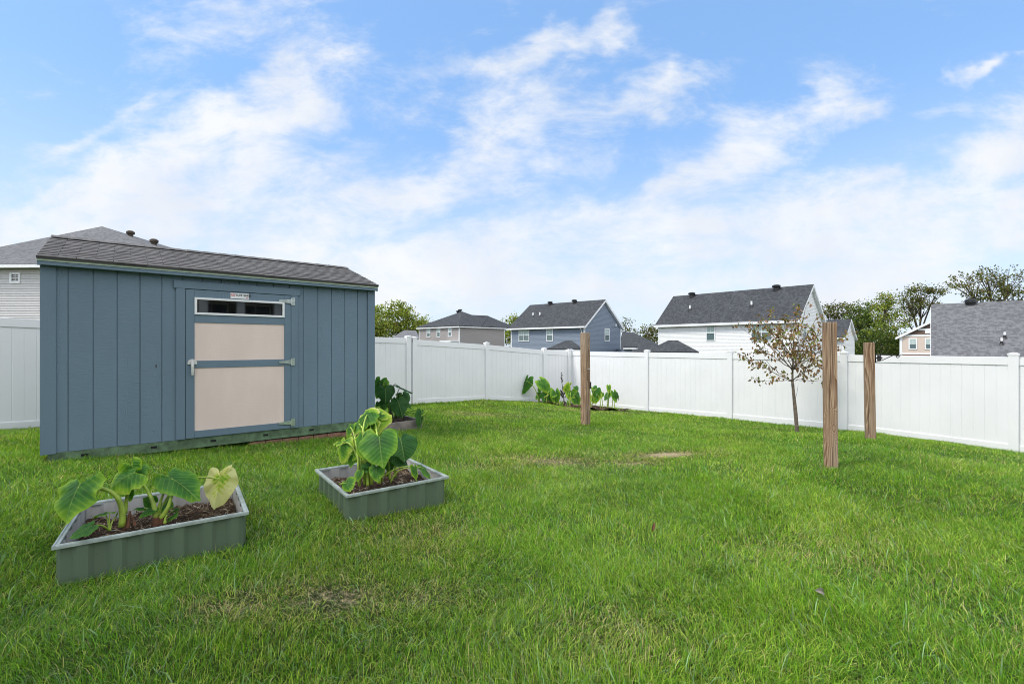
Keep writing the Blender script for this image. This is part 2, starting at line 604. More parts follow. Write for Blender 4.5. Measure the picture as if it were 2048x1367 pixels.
def m_corr(name, c_out, stain):
    m, n, o = new_mat(name)
    co = objco(n)
    f = n.noise(n.mapping(co, scale=(6, 6, 1.2)), 1.0, 4, 0.6)
    scr = n.noise(n.mapping(co, rot=(0.5, 0.3, 0.2), scale=(70, 70, 14)), 1.0, 3, 0.6, 1.2)
    c = n.mix(n.smooth(f, 0.3, 0.75, 0, 0.45), c_out, stain)
    c = n.mix(n.smooth(scr, 0.72, 0.78, 0, 0.5), c, (0.3, 0.25, 0.16))
    principled(n, o, c, 0.42, n.noise(co, 130, 2), 0.06, 0.003, 0.5)
    return m


def m_glass(name, c, rough=0.05, ior=1.5):
    m, n, o = new_mat(name)
    p = principled(n, o, c, rough, None, spec=0.5)
    p.inputs['IOR'].default_value = ior
    return m


M = {}
M['blue'] = m_siding_paint('blue_grey_siding', (0.142, 0.208, 0.265))
M['beige'] = m_siding_paint('beige_door_panel', (0.74, 0.605, 0.545), 0.4)
M['bluetrim'] = m_siding_paint('blue_grey_trim', (0.135, 0.198, 0.253), 0.6)
M['palegreen'] = m_plain('pale_green_drip_edge', (0.50, 0.60, 0.47), 0.5)
M['greenbeam'] = m_plain('green_primed_steel_beam', (0.115, 0.185, 0.105), 0.55, 0.45, 9, 90, 0.3)
M['black'] = m_plain('black_gap', (0.008, 0.008, 0.008), 0.9)
M['glassdark'] = m_glass('dark_window_glass', (0.004, 0.005, 0.006), 0.03, 2.1)
M['white'] = m_plain('white_paint', (0.78, 0.79, 0.80), 0.45, 0.05)
M['vinyl'] = m_plain('white_vinyl', (0.765, 0.767, 0.78), 0.36, 0.03, 1.3, 30, 0.03)
M['galv'] = m_plain('galvanised_steel', (0.60, 0.68, 0.66), 0.3, 0.2, 30, 60, 0.1, 0.75)
M['rim'] = m_plain('pale_metal_rim', (0.37, 0.42, 0.395), 0.45, 0.22, 14, 80, 0.1, 0.1)
M['corr_out'] = m_corr('sage_green_metal', (0.112, 0.155, 0.105), (0.082, 0.116, 0.077))
M['corr_in'] = m_corr('pale_metal_inside', (0.52, 0.51, 0.50), (0.30, 0.27, 0.24))
M['handle'] = m_plain('light_grey_handle', (0.62, 0.62, 0.60), 0.35)
M['shed_shingle'] = m_shingle('charcoal_shed_shingle', (0.090, 0.087, 0.087), (0.150, 0.144, 0.142), 0.30, 0.2, 0.004)
M['sh_grey'] = m_shingle('weathered_grey_shingle', (0.092, 0.093, 0.098), (0.165, 0.166, 0.174), 0.30, 0.145, 0.014)
M['sh_dark'] = m_shingle('dark_shingle', (0.036, 0.039, 0.043), (0.072, 0.076, 0.083), 0.4, 0.15, 0.01)
M['sh_mid'] = m_shingle('mid_grey_shingle', (0.105, 0.105, 0.112), (0.18, 0.18, 0.192), 0.42, 0.145, 0.012)
M['post'] = m_post('weathered_treated_pine')
M['iron'] = m_plain('black_iron', (0.012, 0.012, 0.013), 0.5)
M['ear'] = m_earleaf('elephant_ear_leaf')
M['stem'] = m_plain('yellow_green_stem', (0.33, 0.45, 0.06), 0.4, 0.5, 9, 40, 0.1)
M['stemdark'] = m_plain('deep_green_stem', (0.09, 0.17, 0.035), 0.45, 0.4, 9, 40, 0.1)
M['corm'] = m_plain('brown_fibrous_stem_base', (0.11, 0.045, 0.022), 0.85, 0.5, 25, 70, 0.6)
M['canna'] = m_plain('dark_bronze_leaf', (0.035, 0.028, 0.024), 0.5, 0.3)
M['greyboard'] = m_plain('weathered_grey_board', (0.25, 0.215, 0.19), 0.85, 0.35, 7, 50, 0.4)
M['ground'] = m_ground()
M['mulch'] = m_mulch()
M['grass'] = m_attr_leaf('grass_blade', 0.42, 0.42, tr_tint=(1.25, 1.2, 0.35), spec=0.22)
M['foliage'] = m_attr_leaf('tree_foliage', 0.6, 0.3, spec=0.2)
M['rust'] = m_attr_leaf('rusty_leaf', 0.6, 0.3, tr_tint=(1.2, 1.0, 0.6), spec=0.2)
M['bark'] = m_plain('grey_brown_bark', (0.16, 0.125, 0.095), 0.9, 0.4, 14, 60, 0.7)
M['barkdark'] = m_plain('dark_bark', (0.07, 0.055, 0.042), 0.95, 0.3, 3, 10, 0.4)
M['brick'] = m_plain('red_tan_brick', (0.26, 0.135, 0.095), 0.9, 0.35, 20, 90, 0.5)
M['sidewhite'] = m_plain('white_lap_siding', (0.76, 0.765, 0.77), 0.55, 0.03)
M['sidepale'] = m_plain('pale_grey_lap_siding', (0.55, 0.535, 0.525), 0.6, 0.04)
M['sidegrey'] = m_plain('warm_grey_lap_siding', (0.30, 0.275, 0.265), 0.6, 0.04)
M['sideblue'] = m_plain('slate_blue_lap_siding', (0.185, 0.225, 0.285), 0.6, 0.04)
M['sidepeach'] = m_plain('peach_board_siding', (0.61, 0.50, 0.43), 0.6, 0.04)
M['brown'] = m_plain('brown_shake', (0.14, 0.095, 0.075), 0.8, 0.2)
M['housepane'] = m_glass('house_window_glass', (0.10, 0.15, 0.155), 0.08)
M['darkpane'] = m_glass('dark_house_glass', (0.02, 0.025, 0.025), 0.08)
M['blind'] = m_plain('pale_window_blind', (0.42, 0.52, 0.50), 0.5, 0.05)
M['red'] = m_plain('red_print', (0.6, 0.05, 0.06), 0.5)
M['ink'] = m_plain('black_print', (0.015, 0.015, 0.018), 0.5)

# ------------------------------------------------------------------ site axes
dv = Vector((0.7698, 0.6384, 0))       # along the shed front and the back fence
nv_ = Vector((-0.6384, 0.7698, 0))     # away from the camera, square to it
uv_ = -nv_                             # along the side fence, towards the camera
UP = Vector((0, 0, 1))
S0 = Vector((-4.98, 4.945, 0))         # left front corner of the shed
SL, SD = 3.66, 2.44
CORNER = Vector((2.086, 16.42, 0))     # fence corner


def shed(t, o, z):
    return S0 + dv * t - nv_ * o + UP * z


# ------------------------------------------------------------------ terrain
CP = np.array([
    (0, 0, -1.42), (0, 2, -1.42), (-2, -2, -1.40), (3, 0, -1.43), (-2, 1.0, -1.39), (2.2, 2.2, -1.43),
    (-4.98, 4.945, -1.235), (-3.5, 6.2, -1.33), (-2.16, 7.285, -1.405), (-2.4, 2.9, -1.315), (-2.1, 3.4, -1.315), (-1.2, 4.2, -1.375), (-1.9, 2.5, -1.335), (-3.4, 3.6, -1.27),
    (-1.6, 8.15, -1.45), (1.51, 9.6, -1.636), (3.76, 5.5, -1.42), (6.08, 7.9, -1.585), (0.5, 6, -1.50), (2.2, 7, -1.55),
    (-8.27, 7.84, -1.40), (-2.81, 12.36, -1.55), (-0.77, 14.05, -1.64), (1.07, 15.57, -1.90), (2.086, 16.42, -2.03),
    (4.07, 14.03, -1.98), (5.67, 12.1, -1.89), (7.27, 10.18, -1.835), (8.86, 8.255, -1.87), (10.5, 6.3, -1.90),
    (5.9, 9.7, -1.80), (6, 4, -1.50), (5, 2, -1.45), (-6, 2, -1.25), (-9, 5, -1.30), (8, 2, -1.6), (0, 12, -1.68), (2.2, 13.6, -1.88),
])


def tps_fit(cp, lam=0.02):
    n = len(cp)
    d = np.linalg.norm(cp[:, None, :2] - cp[None, :, :2], axis=2)
    K = np.where(d > 0, d * d * np.log(np.maximum(d, 1e-9)), 0) + lam * np.eye(n)
    Pm = np.c_[np.ones(n), cp[:, :2]]
    A = np.zeros((n + 3, n + 3))
    A[:n, :n], A[:n, n:], A[n:, :n] = K, Pm, Pm.T
    return np.linalg.solve(A, np.r_[cp[:, 2], 0, 0, 0])


TW = tps_fit(CP)


def ground(x, y):
    x = np.atleast_1d(np.asarray(x, float))
    y = np.atleast_1d(np.asarray(y, float))
    x0, y0 = np.clip(x, -12, 12.5), np.clip(y, -5, 19)
    z = np.full(x.shape, TW[-3]) + TW[-2] * x0 + TW[-1] * y0
    for i, (cx, cy, _) in enumerate(CP):
        d2 = (x0 - cx) ** 2 + (y0 - cy) ** 2
        z += TW[i] * 0.5 * d2 * np.log(np.maximum(d2, 1e-12))
    r = np.hypot(x - 1, y - 6)
    k = np.clip((r - 14) / 22, 0, 1)
    k = k * k * (3 - 2 * k)
    far = -3.3
    return z * (1 - k) + far * k


def gz(x, y):
    return float(ground(x, y)[0])


def vnoise(x, y, s, seed=0):
    """smooth value noise in 0..1"""
    g = np.random.default_rng(seed).random((64, 64))
    xs, ys = np.asarray(x) / s + 1000, np.asarray(y) / s + 1000
    xi, yi = np.floor(xs).astype(int), np.floor(ys).astype(int)
    fx, fy = xs - xi, ys - yi
    fx, fy = fx * fx * (3 - 2 * fx), fy * fy * (3 - 2 * fy)
    a, b = g[xi % 64, yi % 64], g[(xi + 1) % 64, yi % 64]
    c, d = g[xi % 64, (yi + 1) % 64], g[(xi + 1) % 64, (yi + 1) % 64]
    return (a * (1 - fx) + b * fx) * (1 - fy) + (c * (1 - fx) + d * fx) * fy


WORN = ((2.15, 6.5, 0.54, 0.27, 0.92), (1.55, 6.0, 0.45, 0.22, 0.62), (-0.98, 2.55, 0.36, 0.22, 0.60), (-1.42, 2.4, 0.24, 0.14, 0.58), (-0.45, 2.6, 0.26, 0.16, 0.45), (0.5, 6.05, 0.75, 0.35, 0.62), (-0.8, 10.8, 0.9, 0.45, 0.5), (1.9, 13.2, 0.9, 0.3, 0.5), (3.2, 13.4, 0.8, 0.3, 0.45), (-0.7, 3.4, 0.5, 0.4, 0.35), (0.55, 2.3, 0.35, 0.25, 0.3), (1.9, 3.2, 0.5, 0.3, 0.25), (-0.3, 5.6, 0.5, 0.25, 0.35))


def worn(x, y):
    """thin, dry spots of the lawn"""
    b = np.zeros(np.shape(x))
    for (bx, by, brx, bry, st) in WORN:
        dd = (((x - bx) / brx) ** 2 + ((y - by) / bry) ** 2) * (0.25 + 1.0 * vnoise(x, y, 0.13, 41) + 0.9 * vnoise(x, y, 0.05, 42))
        b = np.maximum(b, st * np.exp(-dd * 0.9))
    return b


def axis_pts(lo, hi, step, far):
    a = np.arange(lo, hi + 1e-6, step)
    ext = [step]
    out_hi, out_lo = [hi], [lo]
    st = step
    while out_hi[-1] < far:
        st *= 1.35
        out_hi.append(out_hi[-1] + st)
    st = step
    while out_lo[-1] > -far:
        st *= 1.35
        out_lo.append(out_lo[-1] - st)
    return np.r_[out_lo[:0:-1], a, out_hi[1:]]


gx, gy = axis_pts(-13, 13, 0.125, 1800), axis_pts(-6, 20, 0.125, 1800)
GX, GY = np.meshgrid(gx, gy)
GZ = ground(GX.ravel(), GY.ravel())
GZ += (vnoise(GX.ravel(), GY.ravel(), 0.8, 5) - 0.5) * 0.03
nx, ny = len(gx), len(gy)
idx = np.arange(nx * ny).reshape(ny, nx)
fc = np.stack([idx[:-1, :-1], idx[:-1, 1:], idx[1:, 1:], idx[1:, :-1]], -1).reshape(-1, 4)
go = np_mesh('ground', np.c_[GX.ravel(), GY.ravel(), GZ], fc, M['ground'], smooth=True, cols=np.repeat(worn(GX.ravel(), GY.ravel())[:, None], 3, axis=1))
tag(go, 'lawn ground sloping down towards the back fence corner', 'ground', kind='structure')


# ------------------------------------------------------------------ fences
def fence_run(name, label, origin, direction, ts, ztop, out, tmax=None, boards=0.149):
    """posts at ts, panels between them; ztop(t) = top of the rail; out = side facing the yard"""
    o = Vector(origin)
    root = thing(name, label, 'fence', (o.x, o.y, gz(o.x, o.y)))

    def pt(t, q, z):
        return o + direction * t + out * q + UP * z

    def zb(t):
        p = o + direction * t
        return gz(p.x, p.y)
    for i in range(len(ts) - 1):
        t0, t1 = ts[i] + 0.06, ts[i + 1] - 0.06
        mb = MB()
        n = max(1, int(round((t1 - t0) / boards)))
        prof = []
        for k in range(n + 1):
            t = t0 + (t1 - t0) * k / n
            if 0 < k < n:
                prof += [(t - 0.006, 0.011), (t, 0.0065), (t + 0.006, 0.011)]
            else:
                prof.append((t, 0.011))
        for (a, qa), (b, qb) in zip(prof[:-1], prof[1:]):
            f0, f1 = pt(a, qa, zb(a) - 0.1), pt(b, qb, zb(b) - 0.1)
            g0, g1 = pt(a, qa, ztop(a) - 0.06), pt(b, qb, ztop(b) - 0.06)
            mb.quad(f0, f1, g1, g0)
            mb.quad(pt(b, -0.011, zb(b) - 0.1), pt(a, -0.011, zb(a) - 0.1), pt(a, -0.011, ztop(a) - 0.06), pt(b, -0.011, ztop(b) - 0.06))
        mb.build('panel', M['vinyl'], root)
        for nm, lo, hi, q in (('top_rail', -0.145, 0.0, 0.026), ('bottom_rail', None, None, 0.026)):
            r = MB()
            if lo is None:
                z00, z01, z10, z11 = zb(t0) - 0.08, zb(t0) + 0.125, zb(t1) - 0.08, zb(t1) + 0.125
            else:
                z00, z01, z10, z11 = ztop(t0) + lo, ztop(t0) + hi, ztop(t1) + lo, ztop(t1) + hi
            p = [pt(t0, q, z00), pt(t1, q, z10), pt(t1, -q, z10), pt(t0, -q, z00), pt(t0, q, z01), pt(t1, q, z11), pt(t1, -q, z11), pt(t0, -q, z01)]
            r.add(p, [(3, 2, 1, 0), (4, 5, 6, 7), (0, 1, 5, 4), (1, 2, 6, 5), (2, 3, 7, 6), (3, 0, 4, 7)])
            ro = r.build(nm, M['vinyl'], root, bevel=0.004)
            if out.dot(Vector((0, -1, 0))) < 0:
                pass
    for t in ts:
        h = 0.065
        pm = MB()
        zt = ztop(t) + 0.045
        pm.box(pt(t - h, -h, zb(t) - 0.2), direction * 2 * h, out * 2 * h, UP * (zt - zb(t) + 0.2))
        po = pm.build('post', M['vinyl'], root, bevel=0.006)
        c = MB()
        hh = h + 0.008
        b = [pt(t - hh, -hh, zt - 0.012), pt(t + hh, -hh, zt - 0.012), pt(t + hh, hh, zt - 0.012), pt(t - hh, hh, zt - 0.012)]
        b2 = [p + UP * 0.03 for p in b]
        c.add(b + b2 + [pt(t, 0, zt + 0.04)], [(3, 2, 1, 0), (0, 1, 5, 4), (1, 2, 6, 5), (2, 3, 7, 6), (3, 0, 4, 7), (4, 5, 8), (5, 6, 8), (6, 7, 8), (7, 4, 8)])
        c.build('post_cap', M['vinyl'], po)
    return root, pt


def interp(tab):
    xs, ys = [a for a, b in tab], [b for a, b in tab]
    return lambda t: float(np.interp(t, xs, ys))


zback = interp([(0, -0.205), (1.323, -0.15), (3.708, 0.03), (6.15, 0.165), (6.37, 0.205), (8.8, 0.25), (11.2, 0.37), (13.5, 0.452), (17, 0.6)])
back_dir = -dv
bf, bpt = fence_run('vinyl_fence', 'white vinyl fence behind the blue shed, sloping down towards the corner flower bed', CORNER, back_dir, [0.14, 1.323, 3.708, 6.13], zback, -nv_)
# a second, separate run with its own end post, stepping on behind the shed
bf2, bpt2 = fence_run('vinyl_fence', 'white vinyl fence behind the shed, its end post doubled with the next run', CORNER, back_dir, [6.30, 8.75, 11.2, 12.75, 15.2, 17.65], zback, -nv_)
lt = MB()
lt.box(bpt(6.19, 0.02, zback(6.13) - 0.07), -dv * 0.0 + back_dir * 0.006, nv_ * -0.03, UP * 0.075)
lt.build('latch_slot', M['black'], bf)
sf, spt = fence_run('vinyl_fence', 'level white vinyl fence along the right side of the yard behind the small tree', CORNER, uv_, [0.0, 3.10, 5.61, 8.10, 10.62, 13.12, 15.6], lambda t: -0.2, -dv)

# ------------------------------------------------------------------ shed
sh = thing('garden_shed', 'blue-grey wooden garden shed with beige door panels and charcoal shingle roof', 'shed', tuple(shed(SL / 2, 0, -1.25)))
ZB, ZT = -1.148, 0.872


def rot_box(mb, t0, t1, o0, o1, z0, z1):
    mb.box(shed(t0, o0, z0), dv * (t1 - t0), -nv_ * (o1 - o0), UP * (z1 - z0))


wl = MB()
gro = [0.2003 + 0.2035 * i for i in range(12) if not 1.15 < 0.2003 + 0.2035 * i < 0] + [2.62, 2.82, 3.016, 3.21, 3.405]
edges = [(0, 0)]
for g_ in sorted(gro):
    if g_ > 2.55 or g_ < 2.5:
        edges += [(g_ - 0.0055, 0), (g_ - 0.0045, -0.009), (g_ + 0.0045, -0.009), (g_ + 0.0055, 0)]
edges.append((SL, 0))
for (a, qa), (b, qb) in zip(edges[:-1], edges[1:]):
    wl.quad(shed(a, qa, ZB), shed(b, qb, ZB), shed(b, qb, ZT), shed(a, qa, ZT))
RZ = 1.34
for t in (0, SL):
    wl.add([shed(t, 0, ZB), shed(t, -SD, ZB), shed(t, -SD, ZT), shed(t, -SD / 2, RZ - 0.02), shed(t, 0, ZT)], [(0, 1, 2, 3, 4)])
wl.quad(shed(0, -SD, ZB), shed(SL, -SD, ZB), shed(SL, -SD, ZT), shed(0, -SD, ZT))
wl.build('wall', M['blue'], sh)

for ta_, tb_, tc_, td_ in ((-0.016, 0.107, -0.016, 0.0), (3.563, SL + 0.016, SL, SL + 0.016)):
    tr = MB()
    rot_box(tr, ta_, tb_, 0.002, 0.02, ZB - 0.01, ZT - 0.02)
    rot_box(tr, tc_, td_, -0.10, 0.002, ZB - 0.01, ZT - 0.02)
    tr.build('corner_trim', M['bluetrim'], sh, bevel=0.002)
# door casing
dc = MB()
rot_box(dc, 1.153, 1.246, 0.002, 0.024, -1.146, 0.700)
rot_box(dc, 2.457, 2.548, 0.002, 0.024, -1.146, 0.700)
rot_box(dc, 1.130, 2.575, 0.002, 0.028, 0.701, 0.795)
dc.build('door_casing', M['bluetrim'], sh, bevel=0.002)
gp = MB()
rot_box(gp, 1.2465, 2.4565, 0.001, 0.003, -1.145, 0.7005)
gp.build('door_gap', M['black'], sh)

door = MB()
D0, D1 = 1.2515, 2.4515
rot_box(door, D0, 1.339, 0.004, 0.022, -1.142, 0.694)
rot_box(door, 2.368, D1, 0.004, 0.022, -1.142, 0.694)
for z0, z1 in ((0.602, 0.694), (0.289, 0.386), (-0.276, -0.188), (-1.142, -1.058)):
    rot_box(door, 1.340, 2.367, 0.004, 0.022, z0, z1)
do = door.build('door', M['bluetrim'], sh, bevel=0.0015)
for z0, z1 in ((-0.187, 0.288), (-1.057, -0.277)):
    b = MB()
    rot_box(b, 1.3395, 2.3675, 0.004, 0.012, z0, z1)
    b.build('door_panel', M['beige'], do)
wf = MB()
W0, W1, WZ0, WZ1 = 1.338, 2.369, 0.387, 0.601
fw = 0.027
rot_box(wf, W0, W1, 0.0225, 0.036, WZ0, WZ0 + fw)
rot_box(wf, W0, W1, 0.0225, 0.036, WZ1 - fw, WZ1)
rot_box(wf, W0, W0 + fw, 0.0225, 0.036, WZ0 + fw, WZ1 - fw)
rot_box(wf, W1 - fw, W1, 0.0225, 0.036, WZ0 + fw, WZ1 - fw)
wfo = wf.build('window_frame', M['white'], do, bevel=0.002)
wp = MB()
rot_box(wp, W0 + fw, W1 - fw, 0.008, 0.014, WZ0 + fw, WZ1 - fw)
wp.build('window_pane', M['glassdark'], do)

# hinges
for hz_, in ((0.615,), (-0.225,), (-1.066,)):
    hm = MB()
    rot_box(hm, 2.458, 2.505, 0.0285, 0.033, hz_ - 0.052, hz_ + 0.052)
    n_ = 7
    prev = None
    for k in range(n_):
        f0, f1 = k / n_, (k + 1) / n_
        h0, h1 = 0.030 * (1 - f0 * 0.62), 0.030 * (1 - f1 * 0.62)
        ta, tb = 2.452 - 0.155 * f0, 2.452 - 0.155 * f1
        hm.add([shed(ta, 0.037, hz_ - h0), shed(tb, 0.037, hz_ - h1), shed(tb, 0.037, hz_ + h1), shed(ta, 0.037, hz_ + h0),
                shed(ta, 0.031, hz_ - h0), shed(tb, 0.031, hz_ - h1), shed(tb, 0.031, hz_ + h1), shed(ta, 0.031, hz_ + h0)],
               [(1, 0, 3, 2), (0, 1, 5, 4), (2, 3, 7, 6), (1, 2, 6, 5)])
    hm.tube([shed(2.455, 0.040, hz_ - 0.045), shed(2.455, 0.040, hz_ + 0.045)], 0.0075, 10)
    hm.build('hinge', M['galv'], do)
# handle: round plate and hanging lever
hd = MB()
hx, hzz = 1.315, -0.21
ring = [shed(hx + 0.048 * math.cos(a), 0.0225, hzz + 0.045 * math.sin(a)) for a in [math.pi * k / 10 for k in range(11)]]
ring += [shed(hx - 0.048, 0.0225, hzz - 0.02), shed(hx + 0.048, 0.0225, hzz - 0.02)]
ring2 = [p - nv_ * 0.014 for p in ring]
nn = len(ring)
hd.add(ring + ring2, [tuple(range(nn))[::-1], tuple(range(nn, 2 * nn))] + [(k, (k + 1) % nn, nn + (k + 1) % nn, nn + k) for k in range(nn)])
hd.tube([shed(hx, 0.036, hzz + 0.012), shed(hx, 0.062, hzz + 0.004), shed(hx, 0.070, hzz - 0.04), shed(hx, 0.066, hzz - 0.11), shed(hx, 0.055, hzz - 0.155)], [0.013, 0.017, 0.017, 0.015, 0.011], 10)
hd.build('handle', M['handle'], do)

# maker's plate with its lettering
sg = MB()
rot_box(sg, 1.725, 1.935, 0.0225, 0.027, 0.613, 0.684)
sgo = sg.build('sign_plate', M['white'], do)


def lettering(name, text, height, org, xdir, zdir, mat, parent, bold=0.0):
    cu = bpy.data.curves.new(name, 'FONT')
    cu.body = text
    cu.size = 1.0
    cu.offset = bold
    cu.extrude = 0.0
    tmp = bpy.data.objects.new(name, cu)
    col.objects.link(tmp)
    dg = bpy.context.evaluated_depsgraph_get()
    me = bpy.data.meshes.new_from_object(tmp.evaluated_get(dg))
    col.objects.unlink(tmp)
    bpy.data.objects.remove(tmp)
    vs = [tuple(v.co) for v in me.vertices]
    fs = [tuple(p.vertices) for p in me.polygons]
    mx = max(v[1] for v in vs)
    mb = MB()
    mb.add([Vector(org) + xdir * (v[0] * height / mx) + zdir * (v[1] * height / mx) for v in vs], fs)
    return mb.build(name, mat, parent)


lettering('sign_lettering', 'TUFF SHED', 0.026, shed(1.778, 0.0282, 0.645), dv * 1.02, UP, M['ink'], sgo, 0.03)
lg = MB()
lo_ = 0.028


def strokes(mb, pts, wdt, closed=False):
    pts = pts + [pts[0]] if closed else pts
    for (x0, y0), (x1, y1) in zip(pts[:-1], pts[1:]):
        dx, dy = x1 - x0, y1 - y0
        l = math.hypot(dx, dy) or 1
        px, py = -dy / l * wdt / 2, dx / l * wdt / 2
        mb.quad(shed(x0 - px, lo_, y0 - py), shed(x1 - px, lo_, y1 - py), shed(x1 + px, lo_, y1 + py), shed(x0 + px, lo_, y0 + py))


strokes(lg, [(1.735, 0.645), (1.735, 0.668), (1.744, 0.676), (1.765, 0.676), (1.773, 0.667), (1.773, 0.645)], 0.005, True)
strokes(lg, [(1.742, 0.660), (1.754, 0.666), (1.766, 0.660)], 0.005)
strokes(lg, [(1.748, 0.655), (1.760, 0.655)], 0.006)
lg.build('sign_logo', M['red'], sgo)
lg = MB()
strokes(lg, [(1.902, 0.626), (1.910, 0.631), (1.917, 0.624), (1.929, 0.628)], 0.008)
lg.build('sign_script', M['red'], sgo)

# roof: courses of shingles as real overlapping strips on the front slope
e_o, e_z = 0.115, 0.925
r_o, r_z = -SD / 2, 1.358
TL, TR = -0.035, SL + 0.035
ncou = 13
rf = MB()
slope_len = math.hypot(e_o - r_o, r_z - e_z)
so = Vector((0, 0, 0))


def slope_pt(t, s, lift):
    """s = 0 at the eave, 1 at the ridge"""
    nrm = Vector((-nv_.x * (r_z - e_z), -nv_.y * (r_z - e_z), (e_o - r_o))).normalized()
    return shed(t, e_o + (r_o - e_o) * s, e_z + (r_z - e_z) * s) + nrm * lift


rsh = random.Random(3)
for k in range(ncou):
    s0, s1 = k / ncou - 0.004, (k + 1) / ncou + 0.03
    t = TL - (0.15 if k % 2 else 0)
    while t < TR:
        t0, t1 = max(t + 0.003, TL), min(t + 0.302, TR)
        t += 0.305
        if t1 - t0 < 0.01:
            continue
        lift = 0.016 + rsh.uniform(-0.0015, 0.0015)
        js = rsh.uniform(-0.004, 0.004)
        a, b, c, d = slope_pt(t0, s0 + js, lift), slope_pt(t1, s0 + js, lift), slope_pt(t1, min(s1, 1), 0.008), slope_pt(t0, min(s1, 1), 0.008)
        u0, u1, v0, v1 = t0 + k * 0.07, t1 + k * 0.07, k * 0.2 + 0.01, k * 0.2 + 0.11
        rf.quad(a, b, c, d, [(u0, v0), (u1, v0), (u1, v1), (u0, v1)])
        a2, b2 = slope_pt(t0, s0 + js, 0.004), slope_pt(t1, s0 + js, 0.004)
        rf.quad(a2, b2, b, a, [(u0, v0)] * 4)
# deck and rear slope
dk0 = [slope_pt(TL, 0, 0.006), slope_pt(TR, 0, 0.006), slope_pt(TR, 1, 0.006), slope_pt(TL, 1, 0.006)]
rf.quad(*dk0, [(0, 0)] * 4)
dk1 = [p - UP * 0.022 for p in dk0]
rf.quad(dk1[3], dk1[2], dk1[1], dk1[0], [(0, 0)] * 4)
for i in range(4):
    j = (i + 1) % 4
    if i != 2:
        rf.quad(dk1[i], dk1[j], dk0[j], dk0[i], [(0, 0)] * 4)
br_ = [shed(TL, -SD - 0.1, e_z), shed(TR, -SD - 0.1, e_z), shed(TR, r_o, r_z + 0.006), shed(TL, r_o, r_z + 0.006)]
rf.quad(br_[1], br_[0], br_[3], br_[2], [(0, 0), (3.7, 0), (3.7, 1.3), (0, 1.3)])
# ridge caps
t = TL
while t < TR - 0.02:
    t1 = min(t + 0.29, TR)
    p = [slope_pt(t, 0.925, 0.028), slope_pt(t1, 0.925, 0.022), shed(t1, r_o, r_z + 0.03), shed(t, r_o, r_z + 0.036)]
    rf.quad(*p, [(t, 0.02), (t1, 0.02), (t1, 0.12), (t, 0.12)])
    q = [shed(t, r_o - 0.12, r_z - 0.012), shed(t1, r_o - 0.12, r_z - 0.016), shed(t1, r_o, r_z + 0.03), shed(t, r_o, r_z + 0.036)]
    rf.quad(q[1], q[0], q[3], q[2], [(t, 0.02), (t1, 0.02), (t1, 0.12), (t, 0.12)])
    t += 0.2
rf.build('roof', M['shed_shingle'], sh)
fa = MB()
rot_box(fa, TL + 0.01, TR - 0.01, 0.06, 0.096, 0.848, 0.889)
fao = fa.build('fascia', M['bluetrim'], sh, bevel=0.002)
dr = MB()
rot_box(dr, TL + 0.004, TR - 0.004, 0.06, 0.104, 0.8895, 0.918)
dr.build('drip_edge', M['palegreen'], sh)
sf_ = MB()
rot_box(sf_, TL + 0.02, TR - 0.02, 0.001, 0.06, 0.852, 0.875)
sf_.build('soffit', M['bluetrim'], sh)
# barge boards
for t in (TL + 0.005, SL + 0.004):
    bb = MB()
    a, b = shed(t, e_o - 0.02, e_z - 0.075), shed(t, r_o, r_z - 0.085)
    for s_ in (0, 1):
        a = shed(t, (e_o - 0.02) if s_ == 0 else -SD - 0.08, e_z - 0.085)
        bb.box(a, dv * 0.026, b - a, UP * 0.085)
    bb.build('barge_board', M['bluetrim'], sh)
# green steel skid beam with slots
bm_ = MB()
rot_box(bm_, 0.04, SL - 0.02, -0.05, -0.004, ZB - 0.125, ZB - 0.001)
bmo = bm_.build('floor_beam', M['greenbeam'], sh, bevel=0.004)
for ts_ in (0.333, 0.94, 1.54, 2.141, 2.734, 3.33):
    sl = MB()
    rot_box(sl, ts_ - 0.03, ts_ + 0.03, -0.0045, -0.002, ZB - 0.072, ZB - 0.045)
    sl.build('slot', M['black'], bmo)
fl = MB()
rot_box(fl, 0.05, SL - 0.05, -SD + 0.05, -0.06, ZB - 0.06, ZB - 0.005)
fl.build('floor', M['black'], sh)
tk = MB()
rot_box(tk, 0.955, 0.967, 0.0005, 0.003, -0.26, -0.225)
tk.build('siding_scar', M['barkdark'], sh)

# paving bricks that level the shed, at the low end
bi = 0
t = 1.95
while t < SL - 0.1:
    lb = rsh.uniform(0.19, 0.215)
    base = shed(t + lb / 2, -0.06, 0)
    g0 = gz(base.x, base.y)
    top = ZB - 0.135 - rsh.uniform(0.0, 0.012)
    b = MB()
    rot_box(b, t, t + lb - 0.008, -0.16, -0.012 - rsh.uniform(0, 0.012), g0 - 0.05, min(top, g0 + 0.09 + rsh.uniform(-0.01, 0.02)))
    o = b.build('paving_brick', M['brick'], None, loc=(base.x, base.y, g0 - 0.05), bevel=0.006)
    tag(o, 'small red-tan paving brick in the row under the right end of the blue shed', 'brick', 'paving bricks under the shed')
    t += lb


# ------------------------------------------------------------------ raised beds
FOOT = []   # footprints kept free of grass: (origin, axis1, axis2, len1, len2)
FOOT.append((S0 + nv_ * 0.0, dv, nv_, SL, SD))


